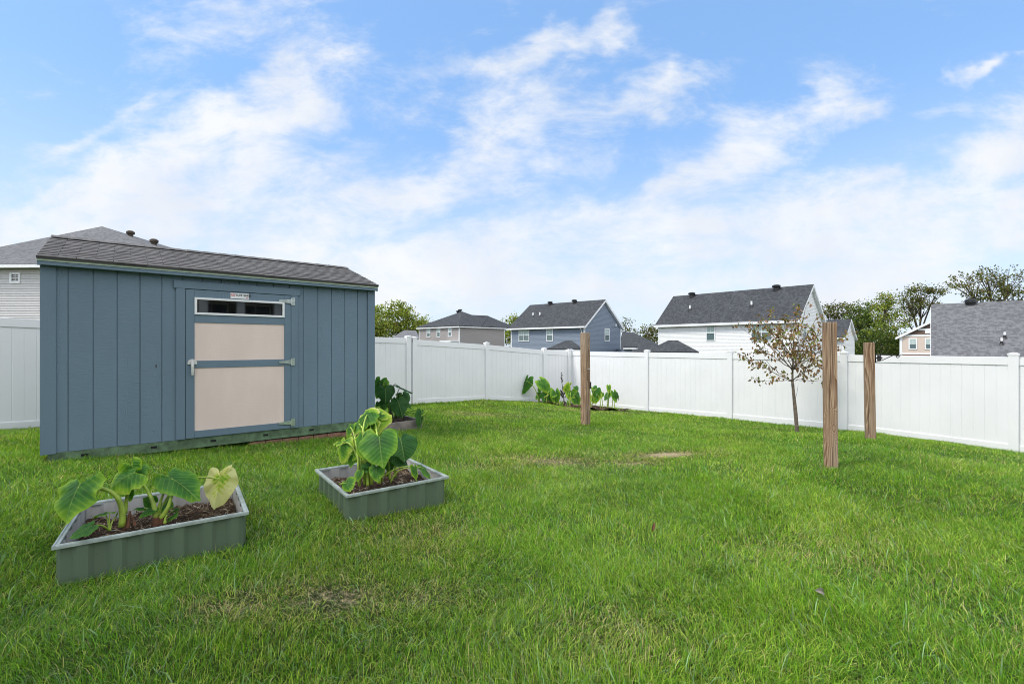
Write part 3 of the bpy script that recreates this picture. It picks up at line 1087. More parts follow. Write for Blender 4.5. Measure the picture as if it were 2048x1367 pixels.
def corrugated(mb, p0, d, n, length, z0, z1, depth=0.02, pitch=0.152, inside=False):
    """trapezoid ribbed sheet from p0 along d, ribs towards n"""
    k = max(3, int(round(length / pitch)))
    w_ = length / k
    prof = []
    for i in range(k):
        x = i * w_
        prof += [(x, 0), (x + 0.34 * w_, 0), (x + 0.50 * w_, depth), (x + 0.80 * w_, depth), (x + 0.96 * w_, 0)]
    prof.append((length, 0))
    for (a, qa), (b, qb) in zip(prof[:-1], prof[1:]):
        f = [p0 + d * a + n * qa + UP * z0, p0 + d * b + n * qb + UP * z0, p0 + d * b + n * qb + UP * z1, p0 + d * a + n * qa + UP * z1]
        mb.quad(*f) if not inside else mb.quad(*f[::-1])


def chips(cx, poly_in, zf, n, smin, smax, seed, flat=0.35):
    """flat bark splinters lying on a surface; returns verts, quads, colours"""
    r = np.random.default_rng(seed)
    V, Q, C = [], [], []
    k = 0
    while k < n:
        x, y = poly_in(r.random(), r.random())
        z = zf(x, y)
        l, wd = r.uniform(smin, smax), r.uniform(smin * 0.18, smin * 0.5)
        a = r.uniform(0, 2 * np.pi)
        el = r.normal(0, flat)
        dx = Vector((math.cos(a) * math.cos(el), math.sin(a) * math.cos(el), math.sin(el))) * l / 2
        sd_ = Vector((-math.sin(a), math.cos(a), r.normal(0, 0.35))).normalized() * wd / 2
        c = Vector((x, y, z + 0.004 + abs(math.sin(el)) * l * 0.4))
        up = Vector((0, 0, wd * 0.5))
        o = len(V)
        V += [c - dx - sd_, c + dx - sd_ * 0.6, c + dx + sd_ * 0.5, c - dx + sd_, c - dx * 0.9 + up, c + dx * 0.9 + up]
        Q += [(o, o + 1, o + 5, o + 4), (o + 1, o + 2, o + 5, o + 5), (o + 2, o + 3, o + 4, o + 5), (o + 3, o, o + 4, o + 4)]
        t = r.random()
        base = np.array((0.085, 0.05, 0.03)) if t < 0.42 else (np.array((0.19, 0.13, 0.085)) if t < 0.74 else (np.array((0.42, 0.32, 0.23)) if t < 0.93 else np.array((0.65, 0.56, 0.45))))
        base = base * r.uniform(0.6, 1.3)
        C += [base] * 6
        k += 1
    return V, Q, C


def mulch(label, name, quadpts, zf, n, seed, smin=0.012, smax=0.05, res=26, bump=0.02):
    a, b, c, d = [Vector(p) for p in quadpts]

    def inq(s, t):
        p = (a * (1 - s) + b * s) * (1 - t) + (d * (1 - s) + c * s) * t
        return p.x, p.y
    V, Q, C = [], [], []
    for j in range(res + 1):
        for i in range(res + 1):
            x, y = inq(i / res, j / res)
            z = zf(x, y)
            V.append(Vector((x, y, z)))
            C.append(np.array((0.048, 0.032, 0.022)))
    for j in range(res):
        for i in range(res):
            o = j * (res + 1) + i
            Q.append((o, o + 1, o + res + 2, o + res + 1))
    v2, q2, c2 = chips(None, inq, zf, n, smin, smax, seed)
    o = len(V)
    V += v2
    C += c2
    faces = Q + [tuple(k + o for k in q) for q in q2]
    me = bpy.data.meshes.new(name)
    org = a
    me.from_pydata([tuple(p - org) for p in V], [], [tuple(dict.fromkeys(f)) for f in faces])
    at_ = me.attributes.new('col', 'FLOAT_COLOR', 'POINT')
    cc = np.ones((len(V), 4), np.float32)
    cc[:, :3] = np.array(C)
    at_.data.foreach_set('color', cc.ravel())
    me.materials.append(M['mulch'])
    ob = bpy.data.objects.new(name, me)
    ob.location = org
    col.objects.link(ob)
    return tag(ob, label, 'mulch', kind='stuff')


def metal_bed(label, FL, d, n, L1, L2, zr, zg, seed):
    """FL = front-left rim corner; d along the front, n towards the back"""
    FL = Vector((FL[0], FL[1], 0))
    root = thing('raised_planter', label, 'planter', (FL.x, FL.y, zg))
    cs = [FL, FL + d * L1, FL + d * L1 + n * L2, FL + n * L2]
    dirs = [d, n, -d, -n]
    outs = [-n, d, n, -d]
    lens = [L1, L2, L1, L2]
    for i in range(4):
        ins = cs[i] - outs[i] * 0.024
        mb = MB()
        corrugated(mb, ins + dirs[i] * 0.024, dirs[i], outs[i], lens[i] - 0.048, zg - 0.1, zr - 0.012)
        mb.build('outer_wall', M['corr_out'], root)
        mi = MB()
        corrugated(mi, ins - outs[i] * 0.004 + dirs[i] * 0.029, dirs[i], outs[i], lens[i] - 0.058, zg - 0.1, zr - 0.012, inside=True)
        mi.build('inner_wall', M['corr_in'], root)
        # rim: folded channel
        rm = MB()
        p0, p1 = cs[i] + outs[i] * 0.006, cs[i] + dirs[i] * lens[i] + outs[i] * 0.006
        e0, e1 = dirs[i] * -0.006, dirs[i] * 0.006
        w_ = 0.028
        q0, q1 = p0 - outs[i] * w_ + dirs[i] * (w_ - 0.006), p1 - outs[i] * w_ - dirs[i] * (w_ - 0.006)
        o0, o1 = p0 + e0, p1 + e1
        zt, zb2 = zr, zr - 0.020
        rm.add([o0 + UP * zt, o1 + UP * zt, q1 + UP * zt, q0 + UP * zt, o0 + UP * zb2, o1 + UP * zb2, q1 + UP * zb2, q0 + UP * zb2],
               [(0, 1, 2, 3), (5, 4, 7, 6), (4, 5, 1, 0), (6, 7, 3, 2), (5, 6, 2, 1), (7, 4, 0, 3)])
        # raised bead along the outer edge
        bd = [o0 + outs[i] * -0.008 + UP * (zt + 0.001), o1 - outs[i] * 0.008 + UP * (zt + 0.001)]
        rm.tube(bd, 0.005, 6)
        rm.build('rim', M['rim'], root, bevel=0.002)
    FOOT.append((FL, d, n, L1, L2))
    soil_z = zr - 0.115

    def zf(x, y):
        return soil_z + (float(vnoise(np.array([x]), np.array([y]), 0.14, seed)[0]) - 0.5) * 0.055 + (float(vnoise(np.array([x]), np.array([y]), 0.035, seed + 1)[0]) - 0.5) * 0.022
    ins = [cs[0] + (d + n) * 0.036, cs[1] + (n - d) * 0.036, cs[2] - (d + n) * 0.036, cs[3] + (d - n) * 0.036]
    return root, ins, zf


# near bed: rim measured corner by corner
R1 = 1.10
pA = Vector((-2.289 * R1, 2.327 * R1, 0))
b1d = Vector((0.70, 0.492, 0)).normalized()
b1n = Vector((-b1d.y, b1d.x, 0))
bed1, ins1, zf1 = metal_bed('sage green metal raised bed nearest the camera, with few drooping leaves', pA, b1d, b1n, 0.935, 0.845, -R1, -1.33, 21)
mulch('brown bark mulch filling the nearest green metal bed', 'bark_mulch', ins1, zf1, 2600, 31, 0.012, 0.055)
R2 = 1.15
pB = Vector((-1.104 * R2, 3.120 * R2, 0))
b2d = Vector((0.62, 0.46, 0)).normalized()
b2n = Vector((-b2d.y, b2d.x, 0))
bed2, ins2, zf2 = metal_bed('sage green metal raised bed farther from the camera, crowded with tall leaves', pB, b2d, b2n, 0.88, 0.93, -R2, -1.39, 22)
mulch('brown bark mulch filling the second green metal bed', 'bark_mulch', ins2, zf2, 2400, 32, 0.012, 0.055)

# weathered wooden bed at the right end of the shed
wb0 = Vector((-1.575, 8.16, 0)) - dv * 1.0
zgw = -1.45
wbt = (HOR - 838.5) / F * 8.16
wbr = thing('wooden_planter', 'weathered grey wooden raised bed beside the right end of the shed', 'planter', (wb0.x, wb0.y, zgw))
for o_, ax, ay in ((wb0, dv * 1.0, nv_ * 0.038), (wb0 + nv_ * 0.66, dv * 1.0, nv_ * 0.038), (wb0 + nv_ * 0.0385, nv_ * 0.621, dv * 0.038), (wb0 + dv * 0.962 + nv_ * 0.0385, nv_ * 0.621, dv * 0.038)):
    m_ = MB()
    m_.box(o_ + UP * (zgw - 0.08), ax, ay, UP * (wbt - zgw + 0.08))
    m_.build('board', M['greyboard'], wbr, bevel=0.005)
FOOT.append((wb0, dv, nv_, 1.0, 0.7))
insw = [wb0 + dv * 0.04 + nv_ * 0.04, wb0 + dv * 0.96 + nv_ * 0.04, wb0 + dv * 0.96 + nv_ * 0.655, wb0 + dv * 0.04 + nv_ * 0.655]
mulch('dark soil and mulch inside the weathered wooden bed', 'bark_mulch', insw, lambda x, y: wbt - 0.07, 300, 33, 0.02, 0.06, 8)

# planting strip in the fence corner
cb = [Vector((0.85, 14.78, 0)), Vector((2.35, 13.75, 0)), Vector((3.55, 13.95, 0)), Vector((1.55, 15.55, 0))]
mulch('dark mulch strip of the planting bed in the far fence corner', 'bark_mulch', cb, lambda x, y: gz(x, y) + 0.045 + 0.04 * math.sin(x * 9 + y * 5), 700, 34, 0.03, 0.09, 14)


def in_quad(x, y, q):
    ins = np.ones(x.shape, bool)
    for i in range(4):
        a, b = q[i], q[(i + 1) % 4]
        ins &= ((b.x - a.x) * (y - a.y) - (b.y - a.y) * (x - a.x)) > 0
    return ins


# ------------------------------------------------------------------ elephant ears
HALF = [(-.10, .0), (-.20, .055), (-.30, .15), (-.29, .26), (-.17, .355), (.02, .40), (.20, .375), (.37, .29), (.52, .165), (.62, .065), (.68, 0)]


def catmull(pts, n):
    p = [np.array(q, float) for q in pts]
    p = [2 * p[0] - p[1]] + p + [2 * p[-1] - p[-2]]
    out = []
    segs = len(p) - 3
    for k in range(n + 1):
        s = k / n * segs
        i = min(int(s), segs - 1)
        f = s - i
        a, b, c, d = p[i:i + 4]
        out.append(0.5 * (2 * b + (c - a) * f + (2 * a - 5 * b + 4 * c - d) * f * f + (3 * b - a - 3 * c + d) * f ** 3))
    return out


HC = catmull(HALF, 22)
OUT2 = [tuple(q) for q in HC] + [(q[0], -q[1]) for q in HC[-2:0:-1]]
RINGS = [0.0, 0.2, 0.4, 0.6, 0.78, 0.92, 1.0]


def ear_leaf(parent, A, T, normal, width=1.0, yellow=0.2, fold=0.12, droop=0.18, wave=0.03, seed=0, label=None):
    """heart leaf hung at A, its tip at T, its upper face towards normal"""
    r = random.Random(seed)
    A, T = Vector(A), Vector(T)
    S = (T - A).length / 0.68
    ax = (T - A).normalized()
    nm = Vector(normal)
    nm = (nm - ax * nm.dot(ax)).normalized()
    sx = nm.cross(ax)
    vs, cs, uvs, fs = [], [], [], []
    ph, ph2 = r.uniform(0, 6), r.uniform(0, 6)
    K = len(OUT2)
    asym = r.uniform(-0.12, 0.12)
    edge = [1 + 0.025 * math.sin(7 * 6.283 * k / K + ph) + r.uniform(-0.02, 0.02) for k in range(K)]
    for ri, s in enumerate(RINGS):
        for k, (u, v) in enumerate(OUT2):
            e = 1 + (edge[k] - 1) * s
            uu, vv = u * s * e, v * s * e * width * (1 + asym * (1 if v > 0 else -1))
            th = math.atan2(v, u)
            z = -fold * abs(vv) * (1 + 0.4 * s) - droop * (max(uu, 0) ** 2) * 1.3 - droop * 0.9 * (min(uu, 0) ** 2) * 2
            z += wave * s * s * math.sin(6 * th + ph) + wave * 0.5 * s * s * math.sin(11 * th + ph2)
            z += 0.016 * s * math.cos(18 * th)
            vs.append(A + (ax * uu + sx * vv + nm * z) * S)
            cs.append((s, yellow, r.random() if (ri == 0 and k == 0) else 0))
            uvs.append((u * s, v * s))
            if ri == 0:
                break
    rv = r.random()
    cs = [(a, b, rv) for a, b, c in cs]
    for k in range(K):
        fs.append((0, 1 + k, 1 + (k + 1) % K))
    for ri in range(1, len(RINGS) - 1):
        o0, o1 = 1 + (ri - 1) * K, 1 + ri * K
        for k in range(K):
            k2 = (k + 1) % K
            fs.append((o0 + k, o1 + k, o1 + k2, o0 + k2))
    me = bpy.data.meshes.new('leaf')
    off = wpos(parent)
    me.from_pydata([tuple(p - off) for p in vs], [], fs)
    lay = me.uv_layers.new(name='UVMap')
    for li, lp in enumerate(me.loops):
        lay.data[li].uv = uvs[lp.vertex_index]
    at_ = me.attributes.new('col', 'FLOAT_COLOR', 'POINT')
    cc = np.ones((len(vs), 4), np.float32)
    cc[:, :3] = np.array(cs)
    at_.data.foreach_set('color', cc.ravel())
    me.polygons.foreach_set('use_smooth', [True] * len(me.polygons))
    me.materials.append(M['ear'])
    o = bpy.data.objects.new('leaf', me)
    col.objects.link(o)
    o.parent = parent
    if label:
        o['label'] = label
    return o


def bez(pts, n=14):
    pts = [Vector(p) for p in pts]
    out = []
    for k in range(n + 1):
        t = k / n
        q = pts
        while len(q) > 1:
            q = [a * (1 - t) + b * t for a, b in zip(q[:-1], q[1:])]
        out.append(q[0])
    return out


def stem(parent, pts, r0=0.016, r1=0.005, mat='stem', n=14, name='stem'):
    p = bez(pts, n)
    mb = MB()
    mb.tube(p, [r0 + (r1 - r0) * (k / n) ** 0.7 for k in range(n + 1)], 9)
    return mb.build(name, M[mat], parent, smooth=True)


def through(pts):
    """control points so that the curve passes the measured middle point"""
    if len(pts) == 3:
        a, b, c = [Vector(p) for p in pts]
        return [a, b * 2 - (a + c) * 0.5, c]
    return pts


def plant(label, name, cat, base, leaves, conv, seed, group=None, r0=0.014, stem_mat='stem'):
    """leaves: dict(att, tip, Y, [Yt], n, w, y, base, mid)"""
    root = thing(name, label, cat, base, group)
    rr = random.Random(seed)
    for i, lf in enumerate(leaves):
        Ya = lf['Y']
        A = at(*conv(*lf['att']), Ya)
        T = at(*conv(*lf['tip']), lf.get('Yt', Ya - 0.05))
        ear_leaf(root, A, T, lf.get('n', (0, -0.8, 0.5)), lf.get('w', 1.0), lf.get('y', 0.2), lf.get('fold', rr.uniform(0.05, 0.25)), lf.get('droop', rr.uniform(0.1, 0.35)), lf.get('wave', rr.uniform(0.015, 0.04)), seed * 31 + i, lf.get('label'))
        if lf.get('stem', True):
            b = Vector(base) + Vector((rr.uniform(-0.05, 0.05), rr.uniform(-0.05, 0.05), 0)) if 'base' not in lf else at(*conv(*lf['base'][:2]), lf['base'][2])
            A2 = A - Vector(lf.get('n', (0, -0.8, 0.5))).normalized() * 0.004
            if 'mid' in lf:
                m_ = at(*conv(*lf['mid'][:2]), lf['mid'][2])
                pts = through([b, m_, A2])
            else:
                pts = [b, b + Vector(((A2.x - b.x) * 0.15, (A2.y - b.y) * 0.15, (A2.z - b.z) * 0.95)), A2]
            stem(root, pts, lf.get('r', r0), 0.35 * lf.get('r', r0) + 0.001, stem_mat)
    return root


Z3 = zoomed(90, 880, 4.714)
Z4 = zoomed(600, 740, 4.409)
Z8 = zoomed(740, 740, 9.764)
Z5 = zoomed(1020, 740, 8.533)

b_l = at(*Z3(735, 800), 2.93)
p1 = plant('elephant ear in the nearest bed with a grey-green leaf hanging over its corner rim', 'elephant_ear_plant', 'plant', b_l, [
    dict(att=(305, 450), tip=(135, 790), Y=2.78, Yt=2.66, n=(-0.22, -0.9, 0.38), w=1.32, y=0.42, fold=0.1, droop=0.25, wave=0.05, base=(725, 810, 2.9), mid=(655, 510, 2.88), r=0.021),
    dict(att=(808, 318), tip=(548, 442), Y=2.98, Yt=2.88, n=(-0.12, -0.7, 0.7), w=1.5, y=0.5, fold=0.22, droop=0.5, wave=0.06, base=(755, 690, 2.97), mid=(778, 490, 2.98), r=0.013),
    dict(att=(835, 262), tip=(905, 425), Y=3.06, Yt=3.10, n=(0.55, -0.45, 0.7), w=0.95, y=0.5, fold=0.4, droop=0.4, wave=0.05, stem=False),
    dict(att=(800, 500), tip=(790, 590), Y=3.03, Yt=3.03, n=(0.3, -0.8, 0.3), w=0.6, y=0.35, stem=False),
    dict(att=(402, 820), tip=(222, 920), Y=2.66, Yt=2.60, n=(-0.1, -0.55, 0.83), w=1.1, y=0.16, fold=0.1, base=(600, 850, 2.84), mid=(520, 800, 2.74), r=0.007),
    dict(att=(556, 684), tip=(462, 706), Y=2.86, Yt=2.78, n=(-0.1, -0.6, 0.8), w=1.1, y=0.4, base=(605, 845, 2.84), mid=(590, 750, 2.85), r=0.006),
    dict(att=(668, 712), tip=(690, 660), Y=2.88, Yt=2.9, n=(-0.3, -0.8, 0.3), w=0.4, y=0.3, base=(612, 850, 2.84), mid=(632, 770, 2.86), r=0.006),
], Z3, 1)
stem(p1, [at(*Z3(606, 850), 2.84), at(*Z3(606, 760), 2.84), at(*Z3(608, 665), 2.84)], 0.008, 0.001)
for k, (cx_, cy_, hh) in enumerate(((748, 850, 150), (782, 830, 165), (835, 810, 120), (850, 805, 70))):
    stem(p1, [at(*Z3(cx_, cy_), 2.90), at(*Z3(cx_ + 12, cy_ - hh * 0.5), 2.91), at(*Z3(cx_ + (18 if k < 2 else -30), cy_ - hh), 2.92)], 0.012 if k < 2 else 0.006, 0.006 if k < 2 else 0.002, 'corm', name='old_stem_base')
b_r = at(*Z3(1070, 770), 3.05)
p2 = plant('elephant ear in the nearest bed with a pale yellow torn leaf', 'elephant_ear_plant', 'plant', b_r, [
    dict(att=(1200, 360), tip=(1452, 512), Y=3.12, Yt=3.04, n=(0.35, -0.42, 0.85), w=0.76, y=0.3, fold=0.14, droop=0.25, wave=0.03, base=(1085, 740, 3.04), mid=(1180, 575, 3.06), r=0.017),
    dict(att=(1646, 370), tip=(1598, 655), Y=3.38, Yt=3.30, n=(0.42, -0.88, 0.2), w=0.85, y=1.9, fold=0.3, droop=0.1, wave=0.07, base=(1075, 720, 3.08), mid=(1300, 395, 3.25), r=0.012, label='pale yellow torn leaf'),
    dict(att=(1655, 362), tip=(1765, 222), Y=3.40, Yt=3.46, n=(0.5, -0.85, 0.2), w=0.55, y=1.7, fold=0.3, wave=0.05, stem=False),
    dict(att=(826, 330), tip=(940, 195), Y=3.06, Yt=3.2, n=(-0.2, -0.6, 0.8), w=0.9, y=0.3, fold=0.2, wave=0.05, base=(1045, 740, 3.03), mid=(985, 505, 3.04), r=0.017),
    dict(att=(1000, 590), tip=(925, 545), Y=3.14, Yt=3.12, n=(-0.2, -0.8, 0.5), w=1.3, y=0.2, base=(1040, 720, 3.05), r=0.007),
    dict(att=(930, 632), tip=(836, 632), Y=3.05, Yt=3.0, n=(0, -0.4, 0.9), w=0.8, y=0.25, base=(1030, 740, 3.03), r=0.006),
    dict(att=(1000, 652), tip=(878, 722), Y=3.02, Yt=2.95, n=(0, -0.5, 0.85), w=0.8, y=0.22, base=(1035, 745, 3.03), r=0.006),
    dict(att=(1110, 610), tip=(1195, 620), Y=3.12, Yt=3.08, n=(0, -0.5, 0.85), w=0.9, y=0.3, base=(1080, 740, 3.06), r=0.006),
    dict(att=(1195, 712), tip=(1232, 700), Y=3.08, Yt=3.05, n=(0, -0.6, 0.8), w=1.2, y=0.3, base=(1120, 770, 3.05), r=0.005),
    dict(att=(1225, 650), tip=(1272, 640), Y=3.2, Yt=3.2, n=(0, -0.5, 0.85), w=1.0, y=0.3, base=(1150, 720, 3.15), r=0.004),
], Z3, 2)
stem(p2, [at(*Z3(1060, 740), 3.06), at(*Z3(1075, 530), 3.09), at(*Z3(1190, 372), 3.12)], 0.013, 0.005)
stem(p2, [at(*Z3(1130, 780), 3.03), at(*Z3(1128, 740), 3.03), at(*Z3(1150, 700), 3.04)], 0.010, 0.004)
stem(p2, [at(*Z3(1050, 800), 3.03), at(*Z3(1050, 760), 3.03), at(*Z3(1055, 720), 3.03)], 0.03, 0.024, 'corm', name='old_stem_base')
stem(p2, [at(*Z3(1100, 785), 3.04), at(*Z3(1102, 750), 3.04), at(*Z3(1104, 725), 3.04)], 0.018, 0.012, 'corm', name='old_stem_base')

b_a = at(*Z4(560, 1005), 3.95)
plant('yellowing elephant ear leaning left in the farther green metal bed', 'elephant_ear_plant', 'plant', b_a, [
    dict(att=(548, 600), tip=(530, 788), Y=3.95, Yt=3.86, n=(-0.4, -0.85, 0.3), w=0.95, y=0.46, fold=0.2),
    dict(att=(590, 392), tip=(480, 500), Y=4.2, Yt=4.1, n=(-0.35, -0.55, 0.75), w=1.25, y=0.3, fold=0.3, droop=0.5),
    dict(att=(600, 388), tip=(560, 330), Y=4.28, Yt=4.4, n=(-0.2, -0.75, 0.6), w=1.3, y=0.8, stem=False, fold=0.2),
    dict(att=(380, 655), tip=(340, 826), Y=4.05, Yt=3.98, n=(-0.5, -0.82, 0.25), w=0.95, y=0.62, fold=0.3, mid=(470, 690, 4.0)),
    dict(att=(335, 640), tip=(395, 610), Y=4.02, Yt=4.08, n=(-0.2, -0.6, 0.8), w=0.8, y=0.7, stem=False),
    dict(att=(440, 500), tip=(402, 585), Y=4.15, Yt=4.1, n=(-0.4, -0.8, 0.4), w=0.8, y=0.4, fold=0.3),
    dict(att=(455, 600), tip=(440, 700), Y=4.1, Yt=4.08, n=(-0.3, -0.85, 0.3), w=0.7, y=0.85),
    dict(att=(500, 690), tip=(450, 800), Y=4.02, Yt=4.0, n=(-0.4, -0.8, 0.4), w=0.9, y=0.45),
    dict(att=(410, 990), tip=(440, 1066), Y=3.66, Yt=3.60, n=(-0.25, -0.85, 0.5), w=1.15, y=0.42, base=(480, 1010, 3.75), mid=(350, 1005, 3.70), r=0.006),
    dict(att=(524, 905), tip=(496, 980), Y=3.86, Yt=3.82, n=(-0.2, -0.85, 0.4), w=0.95, y=0.42, r=0.006),
    dict(att=(600, 828), tip=(528, 845), Y=3.92, Yt=3.86, n=(0, -0.5, 0.85), w=0.8, y=0.1),
    dict(att=(520, 470), tip=(470, 560), Y=4.18, Yt=4.1, n=(-0.3, -0.6, 0.75), w=1.2, y=0.5, fold=0.2),
    dict(att=(620, 470), tip=(590, 560), Y=4.24, Yt=4.16, n=(-0.1, -0.65, 0.75), w=1.3, y=0.7, fold=0.15),
    dict(att=(470, 760), tip=(430, 850), Y=4.06, Yt=4.0, n=(-0.4, -0.75, 0.5), w=1.0, y=0.35),
    dict(att=(560, 870), tip=(600, 895), Y=3.90, Yt=3.86, n=(0, -0.5, 0.85), w=0.8, y=0.2),
], Z4, 3, r0=0.013)
b_b = at(*Z4(680, 990), 3.98)
plant('tall elephant ear in the farther green metal bed, broad leaf facing the camera', 'elephant_ear_plant', 'plant', b_b, [
    dict(att=(702, 618), tip=(722, 842), Y=3.88, Yt=3.74, n=(0.02, -0.86, 0.45), w=1.2, y=0.32, fold=0.08, droop=0.2, wave=0.02, r=0.016),
    dict(att=(652, 440), tip=(690, 545), Y=4.3, Yt=4.22, n=(0.05, -0.7, 0.65), w=1.9, y=0.66, fold=0.15, wave=0.04),
    dict(att=(690, 400), tip=(700, 322), Y=4.34, Yt=4.45, n=(0.1, -0.8, 0.5), w=1.2, y=0.62, stem=False),
    dict(att=(676, 868), tip=(682, 990), Y=3.84, Yt=3.78, n=(-0.05, -0.9, 0.3), w=1.0, y=0.36),
    dict(att=(610, 500), tip=(600, 560), Y=4.2, Yt=4.15, n=(-0.1, -0.8, 0.5), w=1.4, y=0.5),
], Z4, 4, r0=0.014)
b_c = at(*Z4(790, 950), 4.12)
plant('dark elephant ear at the right of the farther green metal bed, leaves drooping', 'elephant_ear_plant', 'plant', b_c, [
    dict(att=(890, 618), tip=(930, 778), Y=4.1, Yt=3.98, n=(0.4, -0.8, 0.45), w=1.25, y=0.06, fold=0.18, droop=0.3, r=0.014),
    dict(att=(862, 765), tip=(958, 846), Y=4.08, Yt=4.05, n=(0.3, -0.5, 0.8), w=0.85, y=0.04, fold=0.3),
    dict(att=(1012, 868), tip=(1036, 976), Y=4.0, Yt=3.98, n=(0.7, -0.7, 0.1), w=0.55, y=0.5, base=(800, 990, 4.0), mid=(880, 880, 4.0), r=0.008),
    dict(att=(1092, 862), tip=(1172, 962), Y=4.08, Yt=4.02, n=(0.6, -0.35, 0.7), w=0.5, y=0.3, fold=0.4, base=(745, 935, 4.0), mid=(900, 852, 4.02), r=0.008),
    dict(att=(800, 560), tip=(850, 640), Y=4.3, Yt=4.26, n=(0.3, -0.7, 0.6), w=1.2, y=0.25),
    dict(att=(780, 800), tip=(800, 900), Y=4.1, Yt=4.06, n=(0.2, -0.85, 0.4), w=0.9, y=0.1),
    dict(att=(770, 560), tip=(760, 640), Y=4.22, Yt=4.2, n=(0.1, -0.8, 0.5), w=1.1, y=0.15),
], Z4, 5, r0=0.013)

# wooden bed plants
b_d = at(*Z8(420, 960), 8.45)
plant('big dark green elephant ear against the shed corner in the wooden bed', 'elephant_ear_plant', 'plant', b_d, [
    dict(att=(300, 385), tip=(300, 640), Y=8.32, Yt=8.22, n=(0.15, -0.9, 0.3), w=1.12, y=0.0, fold=0.12),
    dict(att=(185, 260), tip=(110, 560), Y=8.55, Yt=8.5, n=(-0.2, -0.85, 0.4), w=0.85, y=0.2),
    dict(att=(200, 270), tip=(230, 155), Y=8.56, Yt=8.62, n=(-0.1, -0.85, 0.5), w=0.9, y=0.3, stem=False),
    dict(att=(310, 260), tip=(318, 160), Y=8.5, Yt=8.56, n=(0, -0.85, 0.5), w=0.9, y=0.5),
    dict(att=(250, 640), tip=(275, 790), Y=8.3, Yt=8.25, n=(-0.1, -0.85, 0.5), w=1.1, y=0.14),
    dict(att=(150, 640), tip=(120, 720), Y=8.4, Yt=8.38, n=(-0.1, -0.85, 0.5), w=1.0, y=0.1),
    dict(att=(430, 370), tip=(450, 500), Y=8.5, Yt=8.5, n=(0.3, -0.85, 0.4), w=0.7, y=0.05),
], Z8, 6, r0=0.015, stem_mat='stemdark')
b_e = at(*Z8(540, 950), 8.4)
plant('elephant ear at the open end of the wooden bed, one leaf drooping over its corner', 'elephant_ear_plant', 'plant', b_e, [
    dict(att=(560, 640), tip=(630, 920), Y=8.2, Yt=8.1, n=(0.1, -0.88, 0.4), w=0.95, y=0.03, fold=0.15),
    dict(att=(600, 335), tip=(840, 442), Y=8.4, Yt=8.3, n=(0.15, 0.25, 1.0), w=0.8, y=0.0, fold=0.1, droop=0.1),
    dict(att=(595, 335), tip=(490, 245), Y=8.42, Yt=8.46, n=(0.15, 0.25, 1.0), w=0.9, y=0.02, stem=False, fold=0.1),
    dict(att=(655, 490), tip=(755, 640), Y=8.5, Yt=8.44, n=(0.3, -0.75, 0.6), w=1.2, y=0.06),
    dict(att=(560, 450), tip=(610, 485), Y=8.5, Yt=8.44, n=(0.2, -0.6, 0.75), w=1.2, y=0.5),
    dict(att=(700, 600), tip=(830, 752), Y=8.4, Yt=8.34, n=(0.5, -0.5, 0.7), w=0.55, y=0.15, fold=0.35),
    dict(att=(480, 560), tip=(420, 640), Y=8.36, Yt=8.3, n=(-0.2, -0.8, 0.5), w=0.9, y=0.12),
    dict(att=(1000, 870), tip=(975, 1140), Y=8.05, Yt=7.98, n=(0.75, -0.6, 0.2), w=0.62, y=0.1, fold=0.3, base=(560, 900, 8.4), mid=(830, 795, 8.2), r=0.009),
    dict(att=(1010, 850), tip=(1130, 775), Y=8.06, Yt=8.1, n=(0.3, -0.6, 0.7), w=0.5, y=0.7, base=(570, 920, 8.38), mid=(800, 835, 8.22), r=0.008),
], Z8, 7, r0=0.013, stem_mat='stemdark')

# corner bed: a row of separate plants
cgroup = 'elephant ears in the fence corner bed'


def corner_plant(label, bx, by, Y, leaves, seed, r0=0.014):
    b = at(*Z5(bx, by), Y)
    b.z = gz(b.x, b.y) + 0.02
    for lf in leaves:
        lf.setdefault('Y', Y)
        lf['y'] = lf.get('y', 0.2) * 0.85 + 0.16
        lf.setdefault('Yt', lf['Y'] - 0.06)
    return plant(label, 'elephant_ear_plant', 'plant', b, leaves, Z5, seed, cgroup, r0)


corner_plant('elephant ear in the corner bed with one long stem arching left to a hanging leaf', 500, 600, 14.9, [
    dict(att=(285, 180), tip=(195, 410), n=(-0.3, -0.7, 0.5), w=0.6, y=0.08, fold=0.5, mid=(430, 330, 14.9), base=(500, 600, 14.9), r=0.022),
    dict(att=(520, 395), tip=(480, 485), n=(-0.2, -0.7, 0.7), w=1.25, y=0.05),
    dict(att=(525, 290), tip=(480, 375), n=(-0.1, -0.8, 0.5), w=0.9, y=0.15),
    dict(att=(530, 215), tip=(475, 165), n=(-0.3, -0.7, 0.6), w=0.8, y=0.1, stem=False),
    dict(att=(470, 440), tip=(440, 500), n=(-0.3, -0.8, 0.5), w=0.9, y=0.4),
], 41)
corner_plant('elephant ear in the corner bed with a round dark leaf nearest the lawn', 600, 610, 14.7, [
    dict(att=(650, 430), tip=(645, 612), n=(0, -0.9, 0.3), w=1.15, y=0.03),
    dict(att=(560, 215), tip=(735, 400), n=(-0.1, -0.6, 0.75), w=0.8, y=0.35, mid=(590, 420, 14.8)),
    dict(att=(600, 440), tip=(660, 405), n=(0, -0.5, 0.85), w=0.6, y=0.9),
    dict(att=(690, 340), tip=(720, 430), n=(0.1, -0.8, 0.5), w=1.0, y=0.3),
], 42)
corner_plant('elephant ear with a narrow leaf pointing down, left of the dark canna', 780, 620, 14.6, [
    dict(att=(780, 400), tip=(800, 612), n=(0.05, -0.85, 0.4), w=0.72, y=0.3),
    dict(att=(760, 410), tip=(725, 460), n=(-0.2, -0.7, 0.6), w=1.2, y=0.4),
    dict(att=(880, 560), tip=(880, 645), n=(0, -0.9, 0.3), w=0.7, y=0.6),
], 43)
